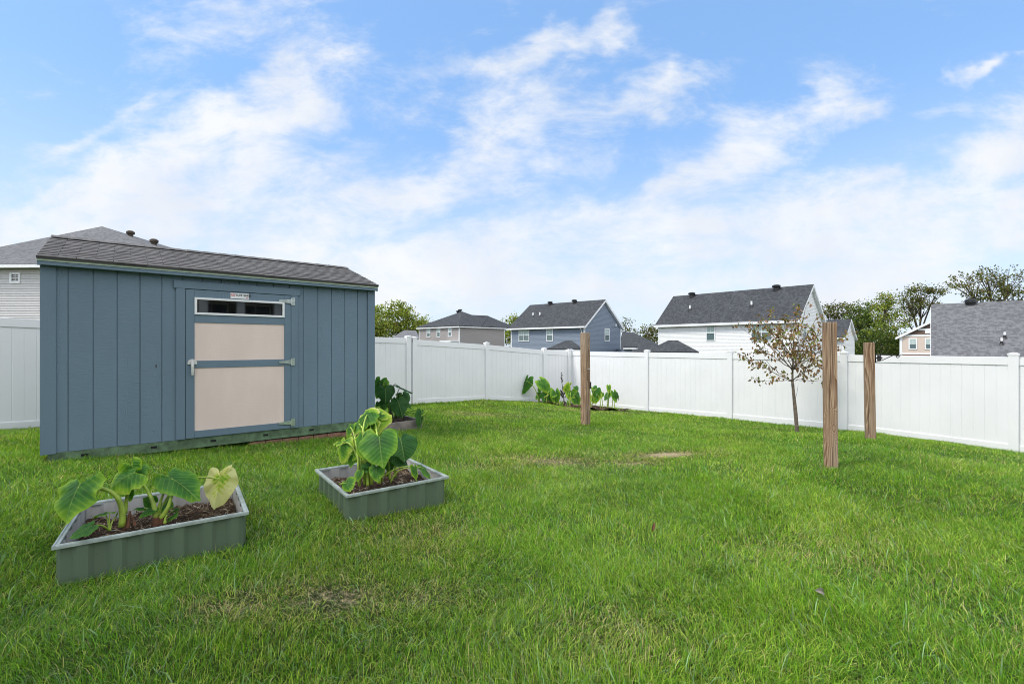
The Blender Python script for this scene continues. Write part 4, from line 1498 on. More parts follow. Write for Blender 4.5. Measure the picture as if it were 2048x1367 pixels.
corner_plant('bright elephant ear in the corner bed just left of the farthest wooden post', 1040, 650, 14.4, [
    dict(att=(1040, 375), tip=(1020, 525), n=(0, -0.88, 0.4), w=1.1, y=0.5, r=0.02),
    dict(att=(965, 320), tip=(995, 190), n=(0, -0.9, 0.3), w=0.75, y=0.8),
    dict(att=(1010, 250), tip=(1055, 205), n=(0, -0.8, 0.5), w=0.5, y=0.6, stem=False),
    dict(att=(1125, 290), tip=(1165, 350), n=(0.2, -0.7, 0.6), w=1.1, y=0.1),
    dict(att=(1110, 450), tip=(1182, 672), n=(0.2, -0.85, 0.4), w=0.7, y=0.3),
    dict(att=(1150, 400), tip=(1185, 470), n=(0.2, -0.85, 0.4), w=0.8, y=0.1),
    dict(att=(990, 540), tip=(1000, 640), n=(0.2, -0.85, 0.4), w=0.3, y=0.4),
], 44)
corner_plant('elephant ear in the corner bed just right of the farthest wooden post', 1380, 680, 14.1, [
    dict(att=(1475, 320), tip=(1408, 425), n=(0, -0.85, 0.45), w=1.0, y=0.04, r=0.018),
    dict(att=(1395, 300), tip=(1420, 340), n=(0, -0.85, 0.45), w=0.6, y=0.6),
    dict(att=(1480, 450), tip=(1462, 578), n=(0.1, -0.85, 0.4), w=0.85, y=0.5),
    dict(att=(1410, 460), tip=(1432, 570), n=(0, -0.9, 0.3), w=0.7, y=0.55),
], 45)
corner_plant('short elephant ear with two small yellow leaves in the corner bed', 1560, 640, 14.1, [
    dict(att=(1530, 395), tip=(1555, 490), n=(-0.2, -0.85, 0.4), w=0.8, y=0.62),
    dict(att=(1580, 395), tip=(1590, 460), n=(0.3, -0.85, 0.4), w=0.8, y=0.62),
], 46)
corner_plant('upright elephant ear with a ruffled top leaf, second from the corner bed right end', 1680, 650, 14.0, [
    dict(att=(1685, 285), tip=(1690, 400), n=(0, -0.9, 0.3), w=0.6, y=0.55, wave=0.07),
    dict(att=(1660, 420), tip=(1610, 520), n=(-0.3, -0.8, 0.4), w=0.65, y=0.05),
    dict(att=(1700, 400), tip=(1715, 480), n=(0.3, -0.85, 0.4), w=0.5, y=0.4),
], 47)
corner_plant('last elephant ear at the right end of the corner bed, leaf tips hanging right', 1760, 650, 13.95, [
    dict(att=(1780, 400), tip=(1822, 560), n=(0.2, -0.85, 0.4), w=0.65, y=0.3),
    dict(att=(1825, 405), tip=(1872, 512), n=(0.5, -0.6, 0.6), w=0.6, y=0.02),
], 48)
# dark canna with a spent flower spike
cb_ = at(*Z5(930, 620), 14.8)
cb_.z = gz(cb_.x, cb_.y)
cn = thing('canna_plant', 'dark bronze canna with a tall spent flower spike in the corner bed', 'plant', cb_)
stem(cn, [cb_, at(*Z5(915, 400), 14.8), at(*Z5(885, 250), 14.8), at(*Z5(870, 45), 14.8)], 0.02, 0.006, 'canna')
sp = MB()
rc = random.Random(5)
for k in range(26):
    f = rc.uniform(0.45, 1.0)
    zx = 905 + (870 - 905) * f + rc.uniform(-12, 12)
    zy = 330 + (45 - 330) * f
    c = at(*Z5(zx, zy), 14.8 + rc.uniform(-0.02, 0.02))
    sp.tube([c, c + Vector((rc.uniform(-.03, .03), rc.uniform(-.03, .03), rc.uniform(-.01, .05)))], [0.012, 0.004], 5)
sp.build('flower_spike', M['canna'], cn)
for (ax_, ay_, tx_, ty_, w_) in ((900, 420, 850, 330, .5), (915, 420, 990, 330, .45), (905, 480, 860, 400, .5), (910, 520, 960, 610, .7), (900, 360, 935, 250, .4), (910, 450, 770, 350, .35), (920, 560, 900, 640, .8), (930, 470, 1000, 410, .4)):
    lm = MB()
    A, T = at(*Z5(ax_, ay_), 14.8), at(*Z5(tx_, ty_), 14.74)
    a_x = (T - A)
    sdv = a_x.cross(Vector((0, -0.9, 0.3))).normalized()
    pts = []
    for k in range(8):
        f = k / 7
        wd = math.sin(math.pi * (0.06 + 0.94 * f)) * 0.28 * w_ * a_x.length
        c = A + a_x * f + Vector((0, -0.03, 0.02)) * math.sin(math.pi * f)
        pts.append((c - sdv * wd, c + Vector((0, 0.015, 0)), c + sdv * wd))
    for (a, b, c), (d, e, f) in zip(pts[:-1], pts[1:]):
        lm.quad(a, b, e, d)
        lm.quad(b, c, f, e)
    lm.build('leaf', M['canna'], cn, smooth=True)

# ------------------------------------------------------------------ wooden posts


def wood_post(label, px, Y, top_y, size, rotz, lean=(0, 0), seed=0):
    p = at(px, HOR, Y)
    g = gz(p.x, p.y)
    zt = (HOR - top_y) / F * Y
    root = thing('wooden_post', label, 'post', (p.x, p.y, g), 'wooden posts standing in the lawn')
    c, s = math.cos(rotz), math.sin(rotz)
    ax, ay = Vector((c, s, 0)), Vector((-s, c, 0))
    mb = MB()
    n = 14
    rr = random.Random(seed)
    tw = rr.uniform(-0.05, 0.05)
    h = size / 2
    for i in range(n + 1):
        f = i / n
        z = g - 0.25 + (zt - g + 0.25) * f
        off = Vector((lean[0] * f + 0.004 * math.sin(3 * f + seed), lean[1] * f, 0))
        ca, sa = math.cos(tw * f), math.sin(tw * f)
        bx, by = ax * ca + ay * sa, ay * ca - ax * sa
        for sx_, sy_ in ((-1, -1), (1, -1), (1, 1), (-1, 1)):
            mb.v.append(tuple(Vector((p.x, p.y, z)) + off + bx * h * sx_ + by * h * sy_))
    for i in range(n):
        for k in range(4):
            a, b = i * 4 + k, i * 4 + (k + 1) % 4
            mb.f.append((a, b, b + 4, a + 4))
            mb.uv.append(None)
    mb.f.append((n * 4, n * 4 + 1, n * 4 + 2, n * 4 + 3))
    mb.uv.append(None)
    o = mb.build('shaft', M['post'], root, bevel=0.007)
    return root, p, zt, ax, ay


wp1, q1, _, ax1, ay1 = wood_post('farthest brown wooden post, standing in front of the fence corner bed', 1170.5, 9.6, 665, 0.144, R(43), (0.0, 0), 1)
wp2, q2, _, ax2, ay2 = wood_post('nearest and thickest-looking wooden post with a big knot, right of the small tree', 1661.5, 5.5, 644.5, 0.136, R(-31), (-0.012, 0), 2)
wp3, q3, zt3, ax3, ay3 = wood_post('wooden post with a black iron plant hanger, by the right fence', 1741.5, 7.9, 684.5, 0.136, R(-26), (-0.03, 0), 3)
hk = MB()
h0 = at(1180, 737.2, 9.52)
hk.tube([h0 + Vector((-0.05, 0, 0.004)), h0 + Vector((0.012, -0.004, 0)), h0 + Vector((0.014, -0.004, 0.012))], 0.005, 6)
hk.build('white_hook', M['white'], wp1)
hk = MB()
h0 = at(1180.5, 771, 9.6)
hk.box(h0 + Vector((-0.012, -0.02, -0.06)), (0.03, 0, 0), (0, 0.03, 0), (0, 0, 0.14))
hk.build('cleat', M['iron'], wp1)
# scrolled plant hanger
pb = MB()
Yh = 7.86
ZR = zoomed(1640, 520, 6.827)
hp = lambda zx, zy: at(*ZR(zx, zy), Yh)
pb.tube([hp(755, 1275), hp(758, 1365), hp(760, 1400)], 0.010, 6)
pb.tube(bez([hp(758, 1292), hp(850, 1288), hp(980, 1300), hp(1075, 1302)], 14), 0.008, 6)
pb.tube([hp(1075, 1302), hp(1098, 1300), hp(1112, 1288)], 0.007, 6)
sc_ = []
for k in range(22):
    a = -1.2 + k * 0.38
    r_ = 0.035 * (1 - k / 24)
    c = hp(1058, 1312)
    sc_.append(c + Vector((math.cos(a) * r_, 0, -math.sin(a) * r_)))
pb.tube(sc_, 0.006, 5)
pb.tube(bez([hp(760, 1385), hp(860, 1375), hp(930, 1320), hp(1000, 1300)], 12), 0.007, 6)
pb.build('plant_hanger', M['iron'], wp3)
fl_ = MB()
for k in range(6):
    a = k * 1.047
    c = hp(808, 1335)
    d_ = Vector((math.cos(a), 0, math.sin(a)))
    e_ = Vector((-math.sin(a), 0, math.cos(a)))
    fl_.add([c, c + d_ * 0.035 + e_ * 0.02, c + d_ * 0.062, c + d_ * 0.035 - e_ * 0.02, c + d_ * 0.03 + Vector((0, -0.014, 0))], [(0, 1, 4), (1, 2, 4), (2, 3, 4), (3, 0, 4), (3, 2, 1, 0)])
fl_.build('iron_flower', M['iron'], wp3)

# ------------------------------------------------------------------ small tree in front of the side fence
TY = 9.7
ZT_ = zoomed(1440, 640, 5.697)
tb = at(1594, 868, TY)
tb.z = gz(tb.x, tb.y)
tree = thing('young_tree', 'small dogwood with sparse browning leaves in front of the right white fence', 'tree', tb)
rt = random.Random(12)
trm = MB()
tp = [tb - UP * 0.1, at(1594, 850, TY), at(*ZT_(858, 1010), TY), at(*ZT_(840, 860), TY), at(*ZT_(826, 700), TY)]
trm.tube(bez([tp[0], tp[1], tp[2], tp[3], tp[4]], 16), [0.042 - 0.016 * k / 16 + (0.012 if k < 2 else 0) + rt.uniform(-.002, .002) for k in range(17)], 10)
tips = []


def limb(mb, a, b, r0, r1, sag, n=9, sides=6):
    mid = (Vector(a) + Vector(b)) * 0.5 + Vector(sag)
    p = bez([a, mid, b], n)
    p = [q + Vector((rt.uniform(-1, 1), rt.uniform(-1, 1), rt.uniform(-1, 1))) * (r0 * 0.9 + 0.006) * (1.0 if 0 < i < n else 0) for i, q in enumerate(p)]
    mb.tube(p, [r0 + (r1 - r0) * i / n for i in range(n + 1)], sides)
    return p


fork = tp[4]
lead = bez([fork, at(*ZT_(820, 560), TY), at(*ZT_(850, 380), TY + 0.1), at(*ZT_(830, 200), TY)], 10)
trm.tube(lead, [0.022 - 0.0015 * k for k in range(11)], 7)
# (tip in measured pixels, depth offset)
main = [(200, 380, -0.3), (330, 30, 0.2), (190, 45, 0.4), (430, -60, -0.35), (480, -40, 0.5), (600, -120, 0.0), (740, -40, -0.5), (880, -150, 0.3), (1000, -200, 0.1),
        (1130, -70, 0.4), (1180, 40, -0.3), (1290, 160, 0.2), (1450, 130, 0.35), (1520, 120, -0.1), (1180, 340, -0.5), (1100, 410, 0.3),
        (450, 690, -0.2), (610, 640, 0.3), (1170, 690, 0.1), (1150, 510, -0.3), (1080, 640, 0.4), (560, 180, -0.6), (660, 60, 0.7), (820, 120, -0.7), (950, 150, 0.7), (1060, 250, -0.6), (380, 250, 0.5),
        (500, 430, 0.55), (1090, 100, 0.6), (700, 200, 0.3), (900, 260, -0.4)]
for (zx, zy, dy) in main:
    T = at(*ZT_(zx, zy), TY + dy)
    start = lead[0] if zy > 300 else lead[min(10, int(rt.uniform(0, 2.2) + max(0, (420 - zy) / 110.0)))]
    start = start + UP * rt.uniform(-0.02, 0.04)
    low = zy > 480
    sag = Vector((0, 0, -0.16 if not low else -0.05)) + Vector(((T.x - fork.x) * -0.08, 0, 0.05))
    r0 = (0.006 if low else rt.uniform(0.008, 0.013))
    p = limb(trm, start, T, r0, 0.003, sag, 10)
    nsub = 2 if low else rt.randint(4, 6)
    tips += [(p[-1], 1.0), (p[-2], 0.8)]
    for k in range(nsub):
        q = p[rt.randint(4, 9)]
        dr_ = (p[-1] - p[4]).normalized()
        side = Vector((rt.uniform(-1, 1), rt.uniform(-1, 1), rt.uniform(-0.15, 0.5)))
        e = q + (dr_ * 0.5 + side * 0.8).normalized() * rt.uniform(0.12, 0.34)
        s_ = limb(trm, q, e, 0.0045, 0.0018, (0, 0, -0.02), 4, 4)
        tips += [(s_[-1], 1.0), (s_[2], 0.7), (s_[3], 0.8)]
tips += [(lead[-1], 1.0), (lead[-2], 0.8), (lead[-3], 0.5)]
stem_o = trm.build('trunk', M['bark'], tree, smooth=True)
tw_ = MB()
tw_.tube(bez([at(*ZT_(862, 890), TY), at(*ZT_(880, 820), TY - 0.05), at(*ZT_(890, 740), TY - 0.06)], 6), 0.003, 4)
tw_.build('side_shoot', M['bark'], tree)


def leaf_cards(centers, per, spread, lmin, lmax, palette, seed, droop=0.6, fold=0.3, aspect=0.55):
    """many single folded leaves: verts, quads (two per leaf), colours"""
    r = np.random.default_rng(seed)
    cen = np.repeat(np.array([tuple(c) for c in centers]), per, axis=0)
    n = len(cen)
    pos = cen + r.normal(0, 1, (n, 3)) * spread
    d = r.normal(0, 1, (n, 3))
    d[:, 2] -= droop * 1.6
    d /= np.linalg.norm(d, axis=1)[:, None]
    ref = r.normal(0, 1, (n, 3))
    s = np.cross(d, ref)
    s /= np.linalg.norm(s, axis=1)[:, None]
    nr = np.cross(s, d)
    L = r.uniform(lmin, lmax, n)[:, None]
    wd = L * aspect * 0.5 * r.uniform(0.7, 1.2, (n, 1))
    a = pos
    b = pos + d * L
    m1 = pos + d * L * 0.45 + s * wd - nr * wd * fold
    m2 = pos + d * L * 0.45 - s * wd - nr * wd * fold
    V = np.stack([a, m1, b, m2], 1).reshape(-1, 3)
    o = np.arange(n) * 4
    Q = np.r_[np.c_[o, o + 1, o + 2], np.c_[o, o + 2, o + 3]]
    pal = np.array([p[:3] for p in palette])
    wt = np.array([p[3] for p in palette], float)
    ci = r.choice(len(pal), n, p=wt / wt.sum())
    c = pal[ci] * r.uniform(0.65, 1.3, (n, 1))
    C = np.repeat(c, 4, axis=0)
    return V, Q, C


cents = [t for t, wgt in tips if rt.random() < 0.86 * wgt]
V, Q, C = leaf_cards(cents, 4, 0.036, 0.05, 0.10, [(0.25, 0.155, 0.07, 4), (0.18, 0.10, 0.05, 3), (0.29, 0.23, 0.075, 3), (0.20, 0.235, 0.055, 3.5), (0.36, 0.22, 0.12, 2.5), (0.10, 0.055, 0.033, 1)], 3, droop=0.9, fold=0.5, aspect=0.62)
np_mesh('crown', V, Q, M['rust'], tree, tuple(tb), C)

# ------------------------------------------------------------------ grass
GC = None


def lawn():
    r = np.random.default_rng(77)
    zones = [(0.9, 3.4, 15000, 0.0028, 3), (3.4, 5.5, 10500, 0.0033, 3), (5.5, 8.5, 6000, 0.0044, 3), (8.5, 12.5, 3200, 0.0066, 2), (12.5, 20.5, 1500, 0.0105, 2)]
    VV, FF, CC = [], [], []
    off = 0
    for (r0, r1, dens, wid, seg) in zones:
        half = R(62)
        area = half * (r1 ** 2 - r0 ** 2)
        n = int(area * dens)
        rad = np.sqrt(r.uniform(r0 ** 2, r1 ** 2, n))
        an = r.uniform(-half, half, n)
        x, y = rad * np.sin(an), rad * np.cos(an)
        keep = np.ones(n, bool)
        # inside the fences only
        keep &= ((x - CORNER.x) * nv_.x + (y - CORNER.y) * nv_.y) < -0.01
        keep &= ((x - CORNER.x) * dv.x + (y - CORNER.y) * dv.y) < -0.01
        for (o, d1, d2, l1, l2) in FOOT:
            a = (x - o.x) * d1.x + (y - o.y) * d1.y
            b = (x - o.x) * d2.x + (y - o.y) * d2.y
            keep &= ~((a > -0.004) & (a < l1 + 0.004) & (b > -0.004) & (b < l2 + 0.004))
        keep &= ~in_quad(x, y, cb)
        for q in (q1, q2, q3):
            keep &= np.hypot(x - q.x, y - q.y) > 0.085
        # worn patches
        bare = worn(x, y)
        keep &= r.random(n) > np.where(bare > 0.55, (bare - 0.3) * 0.85, bare * 0.35)
        x, y, bare, rad_ = x[keep], y[keep], bare[keep], rad[keep]
        n = len(x)
        z = ground(x, y) + (vnoise(x, y, 0.8, 5) - 0.5) * 0.03 - 0.012
        big = vnoise(x, y, 1.7, 1)
        mid = vnoise(x, y, 0.42, 2)
        sml = vnoise(x, y, 0.13, 3)
        h = (0.040 + 0.032 * mid + 0.030 * sml + 0.015 * (big - 0.5)) * r.uniform(0.55, 1.2, n)
        tall = r.random(n) < 0.03
        h = np.where(tall, h * r.uniform(1.2, 1.6, n), h)
        broad = (r.random(n) < 0.012) & (rad_ < 6)
        h = np.where(broad, np.maximum(h, 0.06) * r.uniform(1.2, 1.7, n), h)
        h *= (1 - 0.55 * bare)
        # shaggy rim along fences, posts and beds
        flow = vnoise(x, y, 0.9, 8) * 9.0 + vnoise(x, y, 0.25, 9) * 4.0
        az = flow + r.normal(0, 1.5, n)
        lean = np.clip(r.normal(0.70, 0.34, n) + 0.45 * (vnoise(x, y, 0.5, 10) - 0.4), 0.03, 1.5)
        # a share of blades lies over
        flat = r.random(n) < 0.12
        lean = np.where(flat, r.uniform(1.0, 1.5, n), lean)
        h = np.where(r.random(n) < bare, h * 0.6, h)
        lean = np.where(r.random(n) < bare * 0.8, r.uniform(1.1, 1.5, n), lean)
        dirx, diry = np.cos(az), np.sin(az)
        w0 = wid * r.uniform(0.6, 1.35, n)
        w0 = np.where(broad, w0 * 1.9, w0)
        pa = az + np.pi / 2 + r.normal(0, 0.9, n)
        wx, wy = np.cos(pa), np.sin(pa)
        levels = seg + 1
        ver = np.zeros((n, 2 * seg + 1, 3), np.float32)
        for k in range(levels):
            f = k / seg
            bend = lean * f * (0.35 + 0.75 * f)
            cx = x + dirx * h * np.sin(bend) * f * 1.05
            cy = y + diry * h * np.sin(bend) * f * 1.05
            cz = z + h * f * np.cos(bend * 0.9)
            ww = w0 * (1.0 - 0.75 * f ** 1.6) * 0.5
            if k < seg:
                ver[:, 2 * k, 0], ver[:, 2 * k, 1], ver[:, 2 * k, 2] = cx - wx * ww, cy - wy * ww, cz
                ver[:, 2 * k + 1, 0], ver[:, 2 * k + 1, 1], ver[:, 2 * k + 1, 2] = cx + wx * ww, cy + wy * ww, cz
            else:
                ver[:, 2 * k, 0], ver[:, 2 * k, 1], ver[:, 2 * k, 2] = cx, cy, cz
        m_ = 2 * seg + 1
        base = off + np.arange(n) * m_
        for k in range(seg - 1):
            a, b, c, d = base + 2 * k, base + 2 * k + 1, base + 2 * k + 3, base + 2 * k + 2
            FF.append(np.c_[a, b, c])
            FF.append(np.c_[a, c, d])
        FF.append(np.c_[base + 2 * seg - 2, base + 2 * seg - 1, base + 2 * seg])
        # blade colours: fresh, blue green, yellow green, dry
        fresh = np.array((0.225, 0.430, 0.024))
        deep = np.array((0.095, 0.265, 0.024))
        pale = np.array((0.440, 0.550, 0.095))
        bluish = np.array((0.20, 0.32, 0.16))
        dry = np.array((0.58, 0.49, 0.27))
        t = np.clip(r.random(n) * 0.75 + (mid - 0.5) * 0.5 + (big - 0.5) * 0.5, 0, 1)[:, None]
        c = deep * (1 - t) + fresh * t
        u = r.random(n)
        dryb = u > 1 - (0.045 + 0.62 * bare)
        c = np.where((u < 0.13 + 0.16 * np.clip(vnoise(x, y, 0.9, 21) * 2 - 0.7, 0, 1) + 0.05 * (x > -1.5))[:, None], pale, c)  # extra pale blades on the right paint in its brighter light
        bl = vnoise(x, y, 1.1, 14)
        c = np.where(((u > 0.17) & (u < 0.17 + 0.10 * np.clip(bl * 2 - 0.5, 0, 1)))[:, None], bluish, c)
        pd = 0.03 + 0.85 * bare + 0.09 * np.clip(vnoise(x, y, 0.6, 15) * 2.2 - 1.2, 0, 1)
        c = np.where((u > 1 - pd)[:, None], dry, c)
        c = np.where(broad[:, None], bluish * 1.15, c)
        h_dry = (u > 1 - pd)
        c = c * r.uniform(0.42, 1.55, (n, 1))
        VV.append(ver.reshape(-1, 3))
        cc = np.repeat(c[:, None, :], m_, axis=1)
        CC.append(cc.reshape(-1, 3))
        off += n * m_
    return np.concatenate(VV), np.concatenate(FF), np.concatenate(CC)


V, Q, C = lawn()
lw = np_mesh('lawn_grass', V, Q, M['grass'], None, (0, 0, 0), C)
tag(lw, 'long green lawn grass with a few dry worn patches', 'grass', kind='stuff')
# straw lying in the worn patches
# fallen leaves
for (px, py, Y, colr, lab) in ((1306, 1083, 3.55, M['corm'], 'reddish fallen leaf caught upright in the middle of the lawn'), (1638, 1208, 2.62, M['greyboard'], 'tan fallen leaf lying in the front lawn below the nearest post')):
    p = at(px, py, Y)
    p.z = gz(p.x, p.y) + 0.055
    lm = MB()
    k_ = 9
    L_, ang = 0.085, (1.2 if colr is M['corm'] else -0.7)
    a_x = Vector((math.cos(ang), 0.35, math.sin(ang) * (1 if colr is M['corm'] else 0.45))).normalized()
    sdv = a_x.cross(Vector((0, -1, 0.6))).normalized()
    up_ = sdv.cross(a_x)
    pts = []
    for k in range(k_ + 1):
        f = k / k_
        wd = math.sin(math.pi * f) ** 0.8 * (0.012 if colr is M['corm'] else 0.017)
        c = p + a_x * (f - 0.5) * L_ + up_ * 0.012 * math.sin(math.pi * f)
        pts.append((c - sdv * wd + up_ * wd * 0.5, c, c + sdv * wd + up_ * wd * 0.5))
    for (a, b, c), (d, e, f) in zip(pts[:-1], pts[1:]):
        lm.quad(a, b, e, d)
        lm.quad(b, c, f, e)
    lf_ = lm.build('fallen_leaf', colr, None, loc=tuple(p), smooth=True)
    tag(lf_, lab, 'leaf')

# ------------------------------------------------------------------ houses beyond the fence
class Box:
    """right-angled house: corner B nearest, e1 runs along the front, e2 runs back along the right side"""
    def __init__(s, root, B, e1, e2, L, D, z0, ze):
        s.root, s.B, s.e1, s.e2, s.L, s.D, s.z0, s.ze = root, Vector((B[0], B[1], 0)), e1, e2, L, D, z0, ze

    def p(s, a, b, z):
        return s.B + s.e1 * a + s.e2 * b + UP * z


def lap(mb, P, axis, out, length, z0, z1, course=0.11, ext=None, proud=0.017):
    """clapboards: each course leans out at its lower edge. ext(z) -> (from, to) along the axis"""
    z = z0
    while z < z1 - 1e-6:
        zt = min(z + course, z1)
        a0, a1 = ext(z) if ext else (0, length)
        b0, b1 = ext(zt) if ext else (0, length)
        lo0, lo1 = P + axis * a0 + UP * z, P + axis * a1 + UP * z
        hi0, hi1 = P + axis * b0 + UP * zt, P + axis * b1 + UP * zt
        mb.quad(lo0 + out * proud, lo1 + out * proud, hi1, hi0)
        mb.quad(lo0, lo1, lo1 + out * proud, lo0 + out * proud)
        z = zt


def roof_slab(mb, pts, th=0.12):
    """pts in order: eave a, eave b, then the upper edge; shingle coordinates in metres"""
    pts = [Vector(p) for p in pts]
    ua = (pts[1] - pts[0]).normalized()
    nrm = (pts[1] - pts[0]).cross(pts[-1] - pts[0]).normalized()
    va = nrm.cross(ua)
    uv = [((p - pts[0]).dot(ua), (p - pts[0]).dot(va)) for p in pts]
    n = len(pts)
    low = [p - nrm * th for p in pts]
    mb.add(pts + low, [tuple(range(n)), tuple(range(2 * n - 1, n - 1, -1))] + [(i, n + i, n + (i + 1) % n, (i + 1) % n) for i in range(n)],
           [uv, uv[::-1]] + [[(0, 0.01)] * 4] * n)


def window(hb, face, a, z, wd, ht, parent, grid=True, double=False, trim=0.07, blind=True):
    """face 'f' front (along e1) or 'r' right side (along e2); a = centre, z = sill"""
    ax, out = (hb.e1, -hb.e2) if face == 'f' else (hb.e2, -hb.e1)
    o = hb.B + ax * (a - wd / 2) + UP * z + out * 0.016
    f = MB()
    t = trim

    def bar(x0, x1, z0, z1, d0, d1):
        f.box(o + ax * x0 + UP * z0 + out * d0, ax * (x1 - x0), out * (d1 - d0), UP * (z1 - z0))
    bar(-t, wd + t, -t, 0, 0, 0.05)
    bar(-t, wd + t, ht, ht + t, 0, 0.05)
    bar(-t, 0, 0, ht, 0, 0.05)
    bar(wd, wd + t, 0, ht, 0, 0.05)
    if ht < 0.8 and grid:
        grid = False
        bar(wd / 2 - 0.013, wd / 2 + 0.013, 0, ht, 0.004, 0.02)
    units = [(0, wd)] if not double else [(0, wd / 2 - 0.03), (wd / 2 + 0.03, wd)]
    if double:
        bar(wd / 2 - 0.03, wd / 2 + 0.03, 0, ht, 0, 0.05)
    for (x0, x1) in units:
        bar(x0, x1, ht * 0.48, ht * 0.48 + (0.05 if ht > 0.8 else 0.026), 0, 0.04)
        if grid:
            xm = (x0 + x1) / 2
            bar(xm - 0.012, xm + 0.012, ht * 0.48 + 0.05, ht, 0.006, 0.022)
            bar(x0, x1, ht * 0.75, ht * 0.75 + 0.024, 0.006, 0.021)
    fo = f.build('window', M['white'], parent)
    g = MB()
    for (x0, x1) in units:
        g.box(o + ax * x0 - out * 0.008, ax * (x1 - x0), out * 0.010, UP * (ht * 0.48))
    g.build('pane', M['housepane'] if blind else M['darkpane'], fo)
    b = MB()
    for (x0, x1) in units:
        b.box(o + ax * x0 + UP * (ht * 0.48 + 0.05) - out * 0.008, ax * (x1 - x0), out * 0.010, UP * (ht * 0.52 - 0.05))
    b.build('blind' if blind else 'pane', M['blind'] if blind else M['darkpane'], fo)


def roof_vent(parent, p, r=0.2, mat='iron'):
    m = MB()
    p = Vector(p)
    m.tube([p - UP * 0.25, p + UP * 0.14], r * 0.62, 14)
    m.tube([p + UP * 0.12, p + UP * 0.16, p + UP * 0.26, p + UP * 0.33], [r * 0.9, r, r, r * 0.55], 16)
    m.build('roof_vent', M[mat], parent)


def pipe_vent(parent, p):
    m = MB()
    p = Vector(p)
    m.tube([p - UP * 0.2, p + UP * 0.42], 0.075, 10)
    m.build('pipe_vent', M['white'], parent)
    m = MB()
    m.tube([p - UP * 0.2, p + UP * 0.1], [0.2, 0.1], 10)
    m.build('vent_boot', M['iron'], parent)


def gutters(hb, oh, parent, mat='white', th=0.12):
    g = MB()
    g.box(hb.p(-oh, -oh - 0.10, hb.ze - 0.14), hb.e1 * (hb.L + 2 * oh), hb.e2 * 0.10, UP * 0.15)
    g.build('gutter', M[mat], parent)
    s = MB()
    s.box(hb.p(-oh + 0.02, -oh, hb.ze - 0.10), hb.e1 * (hb.L + 2 * oh - 0.04), hb.e2 * (oh - 0.005), UP * 0.03)
    s.build('soffit', M['white'], parent)


def walls(hb, mat, course=0.11, gable=None, proud=0.017):
    m = MB()
    lap(m, hb.p(hb.L, 0, 0), -hb.e1, -hb.e2, hb.L, hb.z0, hb.ze - 0.1, course, None, proud)
    lap(m, hb.p(0, 0, 0), hb.e2, -hb.e1, hb.D, hb.z0, hb.ze, course)
    if gable:
        lap(m, hb.p(0, 0, 0), hb.e2, -hb.e1, hb.D, hb.ze, gable, course,
            ext=lambda z: (hb.D / 2 * (z - hb.ze) / (gable - hb.ze), hb.D - hb.D / 2 * (z - hb.ze) / (gable - hb.ze)))
        m.add([hb.p(hb.L, 0, hb.ze), hb.p(hb.L, hb.D, hb.ze), hb.p(hb.L, hb.D / 2, gable)], [(0, 1, 2)])
    m.quad(hb.p(hb.L, 0, hb.z0), hb.p(hb.L, hb.D, hb.z0), hb.p(hb.L, hb.D, hb.ze), hb.p(hb.L, 0, hb.ze))
    m.quad(hb.p(0, hb.D, hb.z0), hb.p(hb.L, hb.D, hb.z0), hb.p(hb.L, hb.D, hb.ze), hb.p(0, hb.D, hb.ze))
    m.build('wall', M[mat], hb.root)
    for (a, b) in ((0, 0), (hb.L, 0), (0, hb.D)):
        t = MB()
        s1 = 1 if a == 0 else -1
        s2 = 1 if b == 0 else -1
        t.box(hb.p(a - 0.018 * s1, b - 0.018 * s2, hb.z0), hb.e1 * s1 * 0.13, hb.e2 * s2 * 0.13, UP * (hb.ze - 0.11 - hb.z0))
        t.build('corner_trim', M['white'], hb.root)


def gable_roof(hb, zr, mat, oh=0.32, rake=0.25):
    k = (zr - hb.ze) / (hb.D / 2)
    ezl = hb.ze - k * oh + 0.1
    zr2 = zr + 0.1
    m = MB()
    roof_slab(m, [hb.p(hb.L + rake, -oh, ezl), hb.p(-rake, -oh, ezl), hb.p(-rake, hb.D / 2, zr2), hb.p(hb.L + rake, hb.D / 2, zr2)])
    roof_slab(m, [hb.p(-rake, hb.D + oh, ezl), hb.p(hb.L + rake, hb.D + oh, ezl), hb.p(hb.L + rake, hb.D / 2, zr2), hb.p(-rake, hb.D / 2, zr2)])
    ro = m.build('roof', M[mat], hb.root)
    for sgn in (0, 1):
        b = MB()
        y0 = -oh if sgn == 0 else hb.D + oh
        A, Bq = hb.p(-rake - 0.012, y0, ezl - 0.02), hb.p(-rake - 0.012, hb.D / 2, zr2 - 0.02)
        b.box(A - UP * 0.24, hb.e1 * 0.03, Bq - A, UP * 0.235)
        b.box(A - UP * 0.235 + hb.e1 * 0.031, hb.e1 * (rake - 0.03), Bq - A, UP * 0.03)
        b.build('rake_board', M['white'], hb.root)
    g = MB()
    g.box(hb.p(-rake, -oh - 0.11, ezl - 0.16), hb.e1 * (hb.L + 2 * rake), hb.e2 * 0.10, UP * 0.15)
    g.build('gutter', M['white'], hb.root)
    s = MB()
    s.box(hb.p(-rake + 0.03, -oh, hb.ze - 0.16), hb.e1 * (hb.L + 2 * rake - 0.06), hb.e2 * (oh - 0.004), UP * 0.03)
    s.build('soffit', M['white'], hb.root)
    dsp = MB()
    dsp.tube([hb.p(0.28, -oh - 0.05, ezl - 0.16), hb.p(0.28, -oh * 0.6, ezl - 0.34), hb.p(0.28, -0.07, ezl - 0.5), hb.p(0.28, -0.07, hb.z0)], 0.045, 6)
    dsp.build('downspout', M['white'], hb.root)
    return ro, ezl


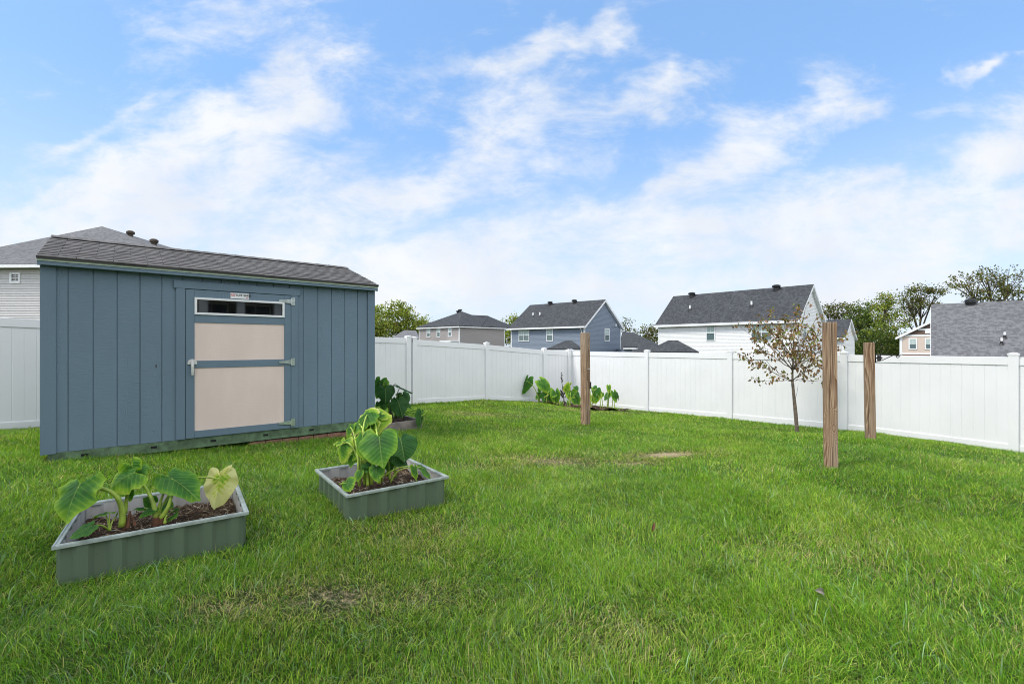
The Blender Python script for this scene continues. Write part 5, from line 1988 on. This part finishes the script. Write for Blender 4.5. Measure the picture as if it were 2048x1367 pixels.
def hip_roof(name, mat, parent, c, zedge, apex, th=0.1):
    """c = 4 eave corners; apex = list of 1 or 2 ridge points (over c0-c3 side first)"""
    m = MB()
    c = [Vector((p[0], p[1], zedge)) for p in c]
    a0, a1 = Vector(apex[0]), Vector(apex[-1])
    if (a0 - a1).length < 0.01:
        for i in range(4):
            roof_slab(m, [c[i], c[(i + 1) % 4], a0], th)
    else:
        roof_slab(m, [c[0], c[1], a1, a0], th)
        roof_slab(m, [c[1], c[2], a1], th)
        roof_slab(m, [c[2], c[3], a0, a1], th)
        roof_slab(m, [c[3], c[0], a0], th)
    return m.build(name, M[mat], parent)


def ring_board(name, mat, parent, c, z0, z1, t=0.06):
    m = MB()
    c = [Vector((p[0], p[1], 0)) for p in c]
    for i in range(4):
        a, b = c[i], c[(i + 1) % 4]
        d = (b - a).normalized()
        inn = Vector((-d.y, d.x, 0))
        if inn.dot(c[(i + 2) % 4] - a) < 0:
            inn = -inn
        m.box(a + UP * z0, b - a, inn * t, UP * (z1 - z0))
    return m.build(name, M[mat], parent)


def porch(hb, px0, px1, pxm0, pxm1, y_e, y_r, Y, depth, parent):
    """covered patio: hip roof on white posts against the back of a house"""
    l, r_ = at(px0, y_e, Y), at(px1, y_e, Y)
    bk = Vector((0, 1, 0)) * depth
    d = hb.e2 * 1.0
    c = [l, r_, r_ + hb.e2 * depth * 0.5 + hb.e1 * depth * 0.3, l + hb.e2 * depth * 0.5 + hb.e1 * depth * 0.3]
    ze = l.z
    a0, a1 = at(pxm0, y_r, Y + depth * 0.35), at(pxm1, y_r, Y + depth * 0.35)
    ro = hip_roof('porch_roof', 'sh_dark', parent, c, ze, [a0, a1])
    m = ring_board('porch_fascia', 'white', parent, c, ze - 0.26, ze - 0.105)
    for q in (c[0] * 0.97 + c[2] * 0.03, c[1] * 0.97 + c[3] * 0.03):
        pm = MB()
        pm.box(Vector((q.x - 0.06, q.y - 0.06 + 0.1, hb.z0)), (0.12, 0, 0), (0, 0.12, 0), (0, 0, ze - 0.26 - hb.z0))
        pm.build('porch_post', M['white'], parent)


HZ0 = -4.2
# slate blue house
YB = 46.0
Bp, Ap, Cp = at(1169, 0, YB), at(1022, 0, 52.4), at(1249.5, 0, 51.0)
e1 = Vector((Ap.x - Bp.x, Ap.y - Bp.y, 0))
L_ = e1.length
e1.normalize()
e2 = Vector((-e1.y, e1.x, 0))
if e2.y < 0:
    e2 = -e2
D_ = 7.35
h1 = thing('blue_house', 'slate blue two-storey house with white-trimmed gable beyond the farthest wooden post', 'house', (Bp.x, Bp.y, HZ0))
hb = Box(h1, Bp, e1, e2, L_, D_, HZ0, 2.05)
walls(hb, 'sideblue', 0.13, 4.72)
ro, ezl = gable_roof(hb, 4.72, 'sh_dark')
roof_vent(h1, hb.p(L_ * 0.70, D_ / 2 - 0.25, 4.72 - 0.02), 0.3)
roof_vent(h1, hb.p(L_ * 0.36, D_ / 2 - 0.25, 4.72 - 0.02), 0.3)
for f in (0.80, 0.70):
    pipe_vent(h1, hb.p(L_ * f, 1.55, 3.28))


def a_of(hb, px, face='f'):
    """distance along a wall at which it crosses a measured pixel column"""
    k = (px - 1024) / F
    ax = hb.e1 if face == 'f' else hb.e2
    return (k * hb.B.y - hb.B.x) / (ax.x - k * ax.y)


def z_of(hb, py, a, face='f'):
    ax = hb.e1 if face == 'f' else hb.e2
    return (HOR - py) / F * (hb.B.y + ax.y * a)


def win_px(hb, face, x0, x1, y0, y1, parent, **kw):
    a0, a1 = sorted((a_of(hb, x0, face), a_of(hb, x1, face)))
    am = (a0 + a1) / 2
    zs, ze = z_of(hb, y1, am, face), z_of(hb, y0, am, face)
    t = kw.get('trim', 0.07)
    window(hb, face, am, zs + t, a1 - a0 - 2 * t, ze - zs - 2 * t, parent, **kw)


win_px(hb, 'f', 1038, 1059, 658.5, 682.5, h1, double=True)
win_px(hb, 'f', 1093.5, 1106.5, 657, 682, h1)
win_px(hb, 'r', 1208.5, 1218.5, 656.5, 682, h1, trim=0.09)
lm = MB()
c = hb.p(-0.05, a_of(hb, 1231, 'r'), z_of(hb, 649, 4.5, 'r'))
lm.tube([c - UP * 0.14, c + UP * 0.14], 0.08, 8)
lm.build('wall_light', M['white'], h1)
porch(hb, 1093, 1163, 1131, 1144, 697, 680.5, 40.0, 4.0, h1)
# its low rear wing
lo = MB()
wc = [at(1247, 693, 47), at(1273, 695, 47), at(1276, 695, 52), at(1250, 693, 52)]
hip_roof('wing_roof', 'sh_dark', h1, wc, wc[0].z, [at(1249, 690, 50)])
ring_board('wing_fascia', 'white', h1, wc, wc[0].z - 0.26, wc[0].z - 0.11)
ww = MB()
q0, q1_ = at(1247, 0, 47.4), at(1264, 0, 47.4)
ww.box((q0.x, q0.y, HZ0), (q1_.x - q0.x, 0, 0), (0, 4, 0), (0, 0, wc[0].z - 0.27 - HZ0))
ww.build('wing_wall', M['sideblue'], h1)

# white house
YB = 36.0
Bp, Ap = at(1594, 0, YB), at(1317, 0, 44.9)
e1 = Vector((Ap.x - Bp.x, Ap.y - Bp.y, 0))
L_ = e1.length
e1.normalize()
e2 = Vector((-e1.y, e1.x, 0))
e2 = e2 if e2.y > 0 else -e2
D_ = 6.4
h2 = thing('white_house', 'large white two-storey house with dark gable roof behind the small tree', 'house', (Bp.x, Bp.y, HZ0))
hb = Box(h2, Bp, e1, e2, L_, D_, HZ0, 2.10)
walls(hb, 'sidewhite', 0.12, 4.9)
gable_roof(hb, 4.9, 'sh_dark')
roof_vent(h2, hb.p(a_of(Box(h2, hb.p(0, D_ / 2 - .2, 0), e1, e2, 1, 1, 0, 0), 1384.5), D_ / 2 - 0.3, 4.86), 0.33)
roof_vent(h2, hb.p(a_of(Box(h2, hb.p(0, D_ / 2 - .2, 0), e1, e2, 1, 1, 0, 0), 1553.5), D_ / 2 - 0.3, 4.86), 0.33)
for px_ in (1380, 1503):
    pipe_vent(h2, hb.p(a_of(Box(h2, hb.p(0, 1.3, 0), e1, e2, 1, 1, 0, 0), px_), 1.3, 3.38))
win_px(hb, 'f', 1412.5, 1430.5, 650, 681.5, h2)
win_px(hb, 'f', 1502, 1545, 647, 681.5, h2, double=True)
win_px(hb, 'r', 1604, 1612, 646, 682, h2)
porch(hb, 1289, 1398, 1337, 1355, 703, 680, 31.0, 4.0, h2)

# garage wing right of the white house
YB = 48.0
Bp = at(1688, 0, YB)
h3 = thing('white_garage', 'small white gabled building with dark roof, right of the white house', 'house', (Bp.x, Bp.y, HZ0))
hb = Box(h3, Bp, e1, e2, 5.0, 4.1, HZ0, 0.95)
walls(hb, 'sidewhite', 0.13, 2.72)
gable_roof(hb, 2.72, 'sh_dark', 0.3, 0.2)

# grey house with a hip roof
YB = 70.0
Bp, Ap = at(918.5, 0, YB), at(838, 0, 76.8)
e1 = Vector((Ap.x - Bp.x, Ap.y - Bp.y, 0))
L_ = e1.length
e1.normalize()
e2 = Vector((-e1.y, e1.x, 0))
e2 = e2 if e2.y > 0 else -e2
D_ = 9.9
h4 = thing('grey_house', 'warm grey two-storey house with dark hip roof, left of the blue house', 'house', (Bp.x, Bp.y, HZ0))
hb = Box(h4, Bp, e1, e2, L_, D_, HZ0, 2.98)
walls(hb, 'sidegrey', 0.15)
oh = 0.35
cs_ = [hb.p(L_ + oh, -oh, 0), hb.p(-oh, -oh, 0), hb.p(-oh, D_ + oh, 0), hb.p(L_ + oh, D_ + oh, 0)]
ap = hb.p(L_ * 0.5, D_ * 0.5, 0)
ap.z = (HOR - 622.5) / F * ap.y
hip_roof('roof', 'sh_dark', h4, cs_, 3.02, [ap])
ring_board('fascia', 'white', h4, cs_, 2.74, 2.90)
rg = at(976, 631.5, 79.5)
wr = [hb.p(2.0, D_ * 0.55, 0), hb.p(-oh, D_ * 0.42, 0), hb.p(-oh, D_ + 2.6, 0), hb.p(3.0, D_ + 2.6, 0)]
hip_roof('rear_roof', 'sh_dark', h4, wr, 3.025, [Vector((ap.x + 1.2, ap.y, rg.z)), rg])
roof_vent(h4, ap + e1 * 1.0 - UP * 0.15, 0.36)
roof_vent(h4, ap + e1 * 0.45 + UP * 0.05, 0.36)
pipe_vent(h4, hb.p(L_ * 0.86, 1.2, 3.72))
win_px(hb, 'f', 854, 861, 656, 674.5, h4, trim=0.1)
win_px(hb, 'f', 874, 881, 655, 674, h4, trim=0.1)
win_px(hb, 'f', 896.5, 903.5, 654, 673, h4, trim=0.1)
pm = MB()
a0_ = a_of(hb, 919)
pm.box(hb.p(0.1, -1.6, z_of(hb, 683.5, 1.5)), hb.e1 * 2.6, hb.e2 * 1.6, UP * 0.2)
pm.build('porch_roof', M['white'], h4)

# low dark roofed house between the blue and the white one
c0 = at(1290, 703, 58)
h5 = thing('low_house', 'low house with a large dark hip roof between the blue and white houses', 'house', (c0.x, c0.y, HZ0))
cs_ = [at(1238, 0, 60), at(1330, 0, 58), at(1345, 0, 72), at(1235, 0, 74)]
hip_roof('roof', 'sh_dark', h5, cs_, at(0, 703, 59).z, [at(1245, 662.5, 66), at(1266, 664.5, 65)])
ring_board('fascia', 'white', h5, cs_, at(0, 703, 59).z - 0.3, at(0, 703, 59).z - 0.11)
wm = MB()
ci = [c * 1.0 + (sum(cs_, Vector((0, 0, 0))) / 4 - c).normalized() * 0.6 for c in cs_]
for i in range(4):
    a, b = ci[i], ci[(i + 1) % 4]
    wm.quad((a.x, a.y, HZ0), (b.x, b.y, HZ0), (b.x, b.y, at(0, 703, 59).z - 0.2), (a.x, a.y, at(0, 703, 59).z - 0.2))
wm.build('wall', M['sidegrey'], h5)

# far grey gabled roof left of the grey house
c0 = at(812, 675, 95)
h6 = thing('far_house', 'far small house with pale grey roof just left of the grey house', 'house', (c0.x, c0.y, HZ0 - 1))
cs_ = [at(783, 0, 93), at(838, 0, 93), at(842, 0, 101), at(788, 0, 101)]
zf_ = at(0, 675.5, 93).z
hip_roof('roof', 'sh_mid', h6, cs_, zf_, [at(808, 660, 97), at(832, 660.5, 97)])
wm = MB()
wm.box((cs_[0].x + 0.4, 93.4, HZ0 - 1), (4.6, 0, 0), (0, 7, 0), (0, 0, zf_ - HZ0 + 0.9))
wm.build('wall', M['sidepale'], h6)

# pale house behind the shed
h7 = thing('pale_house', 'pale grey lap-sided house with a grey hip roof rising behind the blue shed', 'house', (-22, 24, HZ0 + 1.5))
z0 = -3.0
FLc, FRc = at(-140, 0, 24.4), at(400, 0, 24.0)
e1 = (FLc - FRc)
L_ = Vector((e1.x, e1.y, 0)).length
e1 = Vector((e1.x, e1.y, 0)).normalized()
e2 = Vector((-e1.y, e1.x, 0))
e2 = e2 if e2.y > 0 else -e2
ze_ = 4.12
hb = Box(h7, Vector((FRc.x, FRc.y, 0)), e1, e2, L_, 12.5, z0, ze_)
walls(hb, 'sidepale', 0.127, None, 0.03)
oh = 0.4
cs_ = [hb.p(L_ + oh, -oh, 0), hb.p(-oh, -oh, 0), hb.p(-oh, 12.9, 0), hb.p(L_ + oh, 12.9, 0)]
ap7 = at(204, 452.5, 30.6)
hip_roof('roof', 'sh_grey', h7, cs_, ze_ + 0.06, [ap7 + Vector((0, 0.6, -0.02)), ap7])
gutters(hb, oh, h7)
fr = (cs_[1].x, cs_[1].y, ze_ + 0.06)
for f in (0.27, 0.52):
    q = ap7 * (1 - f) + Vector(fr) * f
    roof_vent(h7, q + Vector((0.1, 0.35, -0.02)), 0.22, 'barkdark')
win_px(hb, 'f', 21.5, 42, 545, 566.5, h7, trim=0.09, blind=False)

# near grey roof on the right
A_ = at(1862, 711.5, 18.0)
e2 = Vector((0.668, 0.744, 0))
e1 = Vector((0.744, -0.668, 0))
h8 = thing('grey_roofed_house', 'single-storey house whose big grey shingle roof shows over the right fence', 'house', (A_.x, A_.y, -3.2))
zE = A_.z + 0.0
Rg = 2.32
m = MB()
Lr = 15.0
roof_slab(m, [A_, A_ + e1 * Lr, A_ + e1 * Lr + e2 * 5 + UP * Rg, A_ + e2 * 5 + UP * Rg], 0.1)
roof_slab(m, [A_ + e1 * Lr + e2 * 10, A_ + e2 * 10, A_ + e2 * 5 + UP * Rg, A_ + e1 * Lr + e2 * 5 + UP * Rg], 0.1)
m.build('roof', M['sh_grey'], h8)
g = MB()
g.box(A_ - e2 * 0.11 - UP * 0.13 + e1 * 0.02, e1 * (Lr - 0.04), e2 * 0.105, UP * 0.125)
g.build('gutter', M['white'], h8)
wm = MB()
wo_ = A_ + e1 * 0.3 + e2 * 0.42
lap(wm, Vector((wo_.x, wo_.y, 0)), e1, -e2, Lr - 0.6, -3.2, zE - 0.13, 0.12)
lap(wm, Vector((wo_.x, wo_.y, 0)), e2, -e1, 9.2, -3.2, zE - 0.02, 0.12)
lap(wm, Vector((wo_.x, wo_.y, 0)), e2, -e1, 9.2, zE - 0.02, zE + Rg - 0.35, 0.12, ext=lambda z: (4.6 * (z - zE) / (Rg - 0.2), 9.2 - 4.6 * (z - zE) / (Rg - 0.2)))
wm.build('wall', M['sidewhite'], h8)
s_ = MB()
s_.box(A_ + e1 * 0.3 - UP * 0.13 + e2 * 0.0, e1 * (Lr - 0.6), e2 * 0.41, UP * 0.03)
s_.build('soffit', M['white'], h8)
rb = MB()
for s2, y0 in ((1, 0.0), (-1, 10.0)):
    a = A_ + e2 * y0 - UP * 0.13
    b = A_ + e2 * 5 + UP * (Rg - 0.13)
    rb.box(a - e1 * 0.02, e1 * 0.028, b - a, -UP * 0.12)
rb.build('rake_board', M['white'], h8)
v = MB()
vp = A_ + e1 * 3.0 + e2 * 4.75 + UP * (Rg * 0.95)
vp = A_ + e1 * a_of(Box(h8, A_ + e2 * 4.75, e1, e2, 1, 1, 0, 0), 1941.5) + e2 * 4.75 + UP * (Rg * 0.95 - 0.06)
roof_vent(h8, vp, 0.2)
for (px_, py_) in ((2009.5, 676), (2003.5, 688)):
    k = (px_ - 1024) / F
    # walk the slope to the measured pixel
    best = None
    for i in range(400):
        s_2 = 0.2 + i * 0.011
        for_y = A_ + e2 * s_2 + UP * (Rg * s_2 / 5)
        a = (k * for_y.y - for_y.x) / (e1.x - k * e1.y)
        q = for_y + e1 * a
        d_ = abs((HOR - q.z / q.y * F) - py_)
        if best is None or d_ < best[0]:
            best = (d_, q)
    q = best[1]
    m = MB()
    m.tube([q - UP * 0.1, q + UP * 0.12], [0.06, 0.042], 10)
    m.tube([q - UP * 0.04, q + UP * 0.03], [0.09, 0.06], 10)
    m.build('vent_boot', M['iron'], h8)
    m = MB()
    m.tube([q + UP * 0.12, q + UP * 0.24], 0.036, 10)
    m.build('pipe_vent', M['white'], h8)

# peach gabled house, its front square to the line of sight
e2 = Vector((0.668, 0.744, 0))
e1 = Vector((-0.744, 0.668, 0))
Lf = at(1799.5, 0, 65.0)
wd_ = 10.4
Bp = Vector((Lf.x, Lf.y, 0)) - e1 * wd_
h9 = thing('peach_house', 'peach gabled house with brown shake gable and white windows at right', 'house', (Lf.x, Lf.y, HZ0))
zG = at(0, 672, 65).z
zbk = at(0, 708, 65).z
zP = zG + 5.2 * 0.60
hb9 = Box(h9, Bp, e1, e2, wd_, 9, HZ0, zG)


def fbox(name, mat, a0, a1, z0_, z1_, o0, o1):
    m_ = MB()
    m_.box(hb9.p(a0, -o0, z0_), e1 * (a1 - a0), -e2 * (o1 - o0), UP * (z1_ - z0_))
    return m_.build(name, M[mat], h9)


fbox('brick_base', 'brick', 0, wd_, HZ0, zbk, -9, 0)
fbox('wall', 'sidepeach', 0, wd_, zbk + 0.001, zG, -9, 0)
gm = MB()
gm.add([hb9.p(0, -0.01, zG), hb9.p(wd_, -0.01, zG), hb9.p(wd_ / 2, -0.01, zP), hb9.p(0, 0.2, zG), hb9.p(wd_, 0.2, zG), hb9.p(wd_ / 2, 0.2, zP)],
       [(0, 1, 2), (5, 4, 3), (0, 2, 5, 3), (1, 4, 5, 2), (0, 3, 4, 1)])
gm.build('gable', M['brown'], h9)
fbox('frieze_board', 'white', 0, wd_, zG - 0.04, zG + 0.18, 0.012, 0.06)
fbox('corner_trim', 'white', wd_ - 0.26, wd_ + 0.02, HZ0, zG - 0.05, 0.002, 0.055)
fbox('sill_band', 'white', 0, wd_ - 0.27, zbk - 0.02, zbk + 0.2, 0.002, 0.045)
ag = a_of(hb9, 1836)
ah = a_of(hb9, 1850)
z1_ = z_of(hb9, 660.5, ag)
fbox('gable_trim', 'white', 3.0, ag, z1_, z1_ + 0.24, 0.012, 0.05)
fbox('gable_trim', 'white', 3.4, ah, z_of(hb9, 666.5, ah), z1_ - 0.002, 0.012, 0.045)
rf_ = MB()
ohx = 0.45
kk = (zP - zG) / (wd_ / 2)
zl = zG - kk * ohx + 0.1
roof_slab(rf_, [hb9.p(wd_ + ohx, 9.3, zl), hb9.p(wd_ + ohx, -0.3, zl), hb9.p(wd_ / 2, -0.3, zP + 0.1), hb9.p(wd_ / 2, 9.3, zP + 0.1)], 0.1)
roof_slab(rf_, [hb9.p(-ohx, -0.3, zl), hb9.p(-ohx, 9.3, zl), hb9.p(wd_ / 2, 9.3, zP + 0.1), hb9.p(wd_ / 2, -0.3, zP + 0.1)], 0.1)
rf_.build('roof', M['sh_mid'], h9)
for a0 in (wd_ + ohx, -ohx):
    rb = MB()
    a, b = hb9.p(a0, -0.34, zl - 0.02), hb9.p(wd_ / 2, -0.34, zP + 0.08)
    rb.box(a - UP * 0.3, b - a, e2 * 0.035, UP * 0.33)
    rb.build('rake_board', M['white'], h9)
win_px(hb9, 'f', 1817, 1834.5, 676, 698.5, h9, trim=0.13)
win_px(hb9, 'f', 1849.5, 1867, 676, 698.5, h9, trim=0.13)

# the house whose yard this is: behind the camera, reflected in the shed window
h10 = thing('house', 'house behind the camera, showing only as a dark reflection in the shed window', 'house', tuple(dv * 2 - nv_ * 8.5 - UP * 1.5))
hb = Box(h10, dv * 11.5 - nv_ * 8.5, -dv, -nv_, 17.0, 9.0, -1.7, 3.2)
walls(hb, 'brown', 0.13)
cs_ = [hb.p(17.4, -0.4, 0), hb.p(-0.4, -0.4, 0), hb.p(-0.4, 9.4, 0), hb.p(17.4, 9.4, 0)]
hip_roof('roof', 'sh_dark', h10, cs_, 3.22, [hb.p(12.5, 4.5, 5.6), hb.p(4.5, 4.5, 5.6)])
gutters(hb, 0.4, h10)
pr = MB()
pr.box(hb.p(1.0, -3.0, 1.75), hb.e1 * 8.5, hb.e2 * 2.97, UP * 0.28)
pr.build('porch_roof', M['white'], h10)
for a0 in (1.2, 3.4, 5.6, 6.85, 8.1, 9.25):
    pm = MB()
    pm.box(hb.p(a0, -2.9, -1.7), hb.e1 * 0.24, hb.e2 * 0.24, UP * 3.44)
    pm.build('porch_post', M['white'], h10)
for a0 in (2.6, 4.6, 7.2, 8.8):
    window(hb, 'f', a0, -0.2, 1.1, 1.9, h10, blind=False, trim=0.04)
dk = MB()
dk.box(hb.p(1.0, -3.0, -1.7), hb.e1 * 8.5, hb.e2 * 2.98, UP * 0.3)
dk.build('patio', M['greyboard'], h10)

# ------------------------------------------------------------------ trees beyond the houses
PAL_G = [(0.085, 0.135, 0.024, 4), (0.060, 0.100, 0.024, 4), (0.125, 0.170, 0.034, 3), (0.16, 0.17, 0.045, 1.2)]
PAL_O = [(0.105, 0.115, 0.032, 4), (0.070, 0.088, 0.025, 4), (0.14, 0.135, 0.04, 3), (0.15, 0.10, 0.035, 1.5)]
PAL_Y = [(0.19, 0.24, 0.035, 4), (0.12, 0.175, 0.032, 4), (0.27, 0.29, 0.055, 3), (0.22, 0.16, 0.05, 1.0)]
tseed = [100]


def far_tree(label, name, px, Y, lobes, pal, per=60, nclump=14, spread=0.55, leaf=(0.22, 0.42), trunk=0.22, base_py=715, group='trees beyond the houses'):
    """lobes: measured ellipses (px, py, rx, ry); leaf clumps fill them with gaps"""
    tseed[0] += 1
    r = random.Random(tseed[0])
    b = at(px, base_py, Y)
    b.z = min(b.z, -3.2)
    root = thing(name, label, 'tree', b, group)
    mb = MB()
    cents = []
    s = Y / F
    top = max(HOR - (ly - ry) for _, ly, _, ry in lobes) * s
    fk = b + UP * (top - b.z) * 0.32
    mb.tube(bez([b - UP * 0.5, b + UP * (fk.z - b.z) * 0.5 + Vector((r.uniform(-.3, .3), 0, 0)), fk], 6), [trunk * (1 - 0.4 * k / 6) for k in range(7)], 8)
    for (lx, ly, rx, ry) in lobes:
        c = at(lx, ly, Y)
        n = max(3, int(nclump * math.sqrt(rx * ry) / 20))
        st = fk + Vector((0, 0, r.uniform(-0.5, 0.8)))
        hub = c + Vector((0, 0, -ry * s * 0.55))
        lim = bez([st, st + (hub - st) * 0.5 + UP * 0.4 + Vector((r.uniform(-.4, .4), 0, 0)), hub], 6)
        mb.tube(lim, [trunk * 0.55 * (1 - 0.55 * k / 6) for k in range(7)], 6)
        for k in range(n):
            while True:
                q = Vector((r.uniform(-1, 1), r.uniform(-1, 1), r.uniform(-1, 1)))
                if 0.25 < q.length < 1:
                    break
            q = q.normalized() * (q.length ** 0.6)
            dp = min(rx, 1.4 * ry) * s
            p = c + Vector((q.x * rx * s, q.y * dp, q.z * ry * s))
            cents.append(p)
            if r.random() < 0.6:
                mb.tube(bez([lim[4], lim[4] + (p - lim[4]) * 0.5 + UP * 0.25, p], 4), [trunk * 0.2, trunk * 0.17, trunk * 0.14, trunk * 0.1, trunk * 0.06], 5)
    mb.build('trunk', M['barkdark'], root)
    rr = np.random.default_rng(tseed[0])
    # clumps of different size and tone
    Vs, Qs, Cs, o = [], [], [], 0
    for p in cents:
        tone = rr.uniform(0.75, 1.25)
        sp = spread * rr.uniform(0.6, 1.25)
        V, Q, C = leaf_cards([p], int(per * rr.uniform(0.5, 1.3)), sp * np.array((1, 1, 0.62)), leaf[0], leaf[1], pal, int(rr.integers(1e9)), droop=0.25, fold=0.3, aspect=0.7)
        Vs.append(V)
        Qs.append(Q + o)
        Cs.append(C * tone * 1.22)
        o += len(V)
    np_mesh('crown', np.concatenate(Vs), np.concatenate(Qs), M['foliage'], root, tuple(b), np.concatenate(Cs))
    return root


far_tree('pale olive leafy tree rising tallest beside the right end of the shed roof', 'leafy_tree', 795, 112, [(795, 640, 32, 26), (797, 618, 17, 14), (815, 655, 30, 18), (775, 660, 24, 16)], PAL_Y, 70, 18, 0.9, (0.35, 0.65), 0.3)
far_tree('dull green leafy tree partly hidden behind the right end of the shed', 'leafy_tree', 752, 105, [(752, 640, 22, 26), (744, 660, 26, 22), (765, 662, 16, 14)], PAL_Y, 70, 20, 0.85, (0.33, 0.6), 0.28)
far_tree('leafy tree spreading low towards the grey house roof', 'leafy_tree', 838, 118, [(838, 645, 20, 14), (828, 660, 24, 14)], PAL_Y, 60, 16, 0.85, (0.35, 0.6), 0.26)
far_tree('tree top showing in the gap between grey and blue houses', 'leafy_tree', 1022, 100, [(1026, 642, 14, 9), (1018, 668, 16, 20)], PAL_Y, 60, 20, 0.7, (0.3, 0.55), 0.22)
far_tree('thin tree top just right of the blue house gable', 'leafy_tree', 1250, 95, [(1251, 646, 10, 9), (1262, 664, 12, 9)], PAL_O, 26, 18, 0.6, (0.25, 0.45), 0.2)
far_tree('bushy tree beside the left corner of the white house', 'leafy_tree', 1300, 90, [(1300, 660, 16, 12), (1312, 674, 18, 14), (1288, 680, 14, 12)], PAL_O, 46, 18, 0.6, (0.25, 0.45), 0.2)
far_tree('sparse tree behind the white garage and the nearest wooden post', 'leafy_tree', 1662, 82, [(1655, 622, 26, 13), (1680, 625, 22, 18), (1700, 640, 22, 18), (1725, 650, 16, 20)], PAL_O, 48, 18, 0.55, (0.22, 0.4), 0.24)
far_tree('dark green tree directly behind the post with the iron hanger', 'leafy_tree', 1730, 78, [(1732, 618, 17, 14), (1715, 640, 24, 18), (1740, 655, 26, 22), (1718, 678, 24, 20)], PAL_G, 60, 20, 0.55, (0.22, 0.4), 0.26)
far_tree('upright bright green tree with a pale trunk, left of the peach house', 'leafy_tree', 1763, 74, [(1770, 601, 16, 12), (1766, 622, 22, 16), (1782, 645, 22, 20), (1762, 660, 24, 20)], PAL_Y, 46, 20, 0.5, (0.2, 0.38), 0.22)
far_tree('tall open-crowned tree above the peach house roof', 'leafy_tree', 1838, 84, [(1842, 576, 32, 9), (1870, 584, 16, 14), (1815, 594, 18, 12), (1822, 612, 26, 16), (1848, 612, 22, 18), (1812, 634, 22, 16)], PAL_O, 40, 16, 0.55, (0.22, 0.4), 0.3)
far_tree('widest open-crowned tree above the big grey shingle roof', 'leafy_tree', 1985, 70, [(1930, 562, 30, 16), (1975, 552, 34, 14), (2020, 556, 36, 20), (1950, 590, 34, 14), (2000, 588, 36, 16), (2045, 590, 24, 22)], PAL_O, 34, 15, 0.5, (0.2, 0.36), 0.32)
# unseen tree added left of the frame to shade the near left lawn
def unseen_shade_tree():
    r = random.Random(9)
    b = Vector((-5.7, 0.3, gz(-5.7, 0.3)))
    root = thing('added_shade_tree', 'unseen leafy tree added out of view on the left to shade the near raised bed', 'tree', b)
    mb = MB()
    fk = b + UP * 2.2
    mb.tube([b - UP * 0.2, b + UP * 1.1 + Vector((0.05, 0, 0)), fk], [0.16, 0.13, 0.11], 10)
    cents = []
    for k in range(70):
        q = Vector((r.gauss(0, 1), r.gauss(0, 1), r.gauss(0, 1)))
        q = q.normalized() * (r.random() ** 0.4)
        p = fk + UP * 2.3 + Vector((q.x * 2.3, q.y * 2.6, q.z * 1.9))
        cents.append(p)
        if k % 3 == 0:
            mb.tube(bez([fk, fk + (p - fk) * 0.4 + UP * 0.5, p], 5), [0.06, 0.05, 0.04, 0.03, 0.02, 0.012], 6)
    mb.build('trunk', M['bark'], root)
    V, Q, C = leaf_cards(cents, 110, 0.42, 0.09, 0.16, PAL_O, 5, droop=0.3, aspect=0.7)
    np_mesh('crown', V, Q, M['foliage'], root, tuple(b), C)


unseen_shade_tree()
# undergrowth at the wood's edge
ug = np.random.default_rng(55)
Vs, Qs, Cs, o = [], [], [], 0
for k in range(150):
    px_ = ug.uniform(1690, 1815)
    py_ = 716 - (ug.random() ** 0.8) * (52 - 18 * abs((px_ - 1755) / 60))
    p = at(px_, py_, ug.uniform(70, 88))
    V, Q, C = leaf_cards([p], 70, 0.6, 0.2, 0.42, PAL_G, int(ug.integers(1e9)), droop=0.2, aspect=0.7)
    Vs.append(V)
    Qs.append(Q + o)
    Cs.append(C * ug.uniform(0.6, 1.1))
    o += len(V)
u_o = np_mesh('undergrowth', np.concatenate(Vs), np.concatenate(Qs), M['foliage'], None, tuple(at(1755, 716, 78)), np.concatenate(Cs))
tag(u_o, 'dense dark green undergrowth at the edge of the wood', 'undergrowth', kind='stuff')
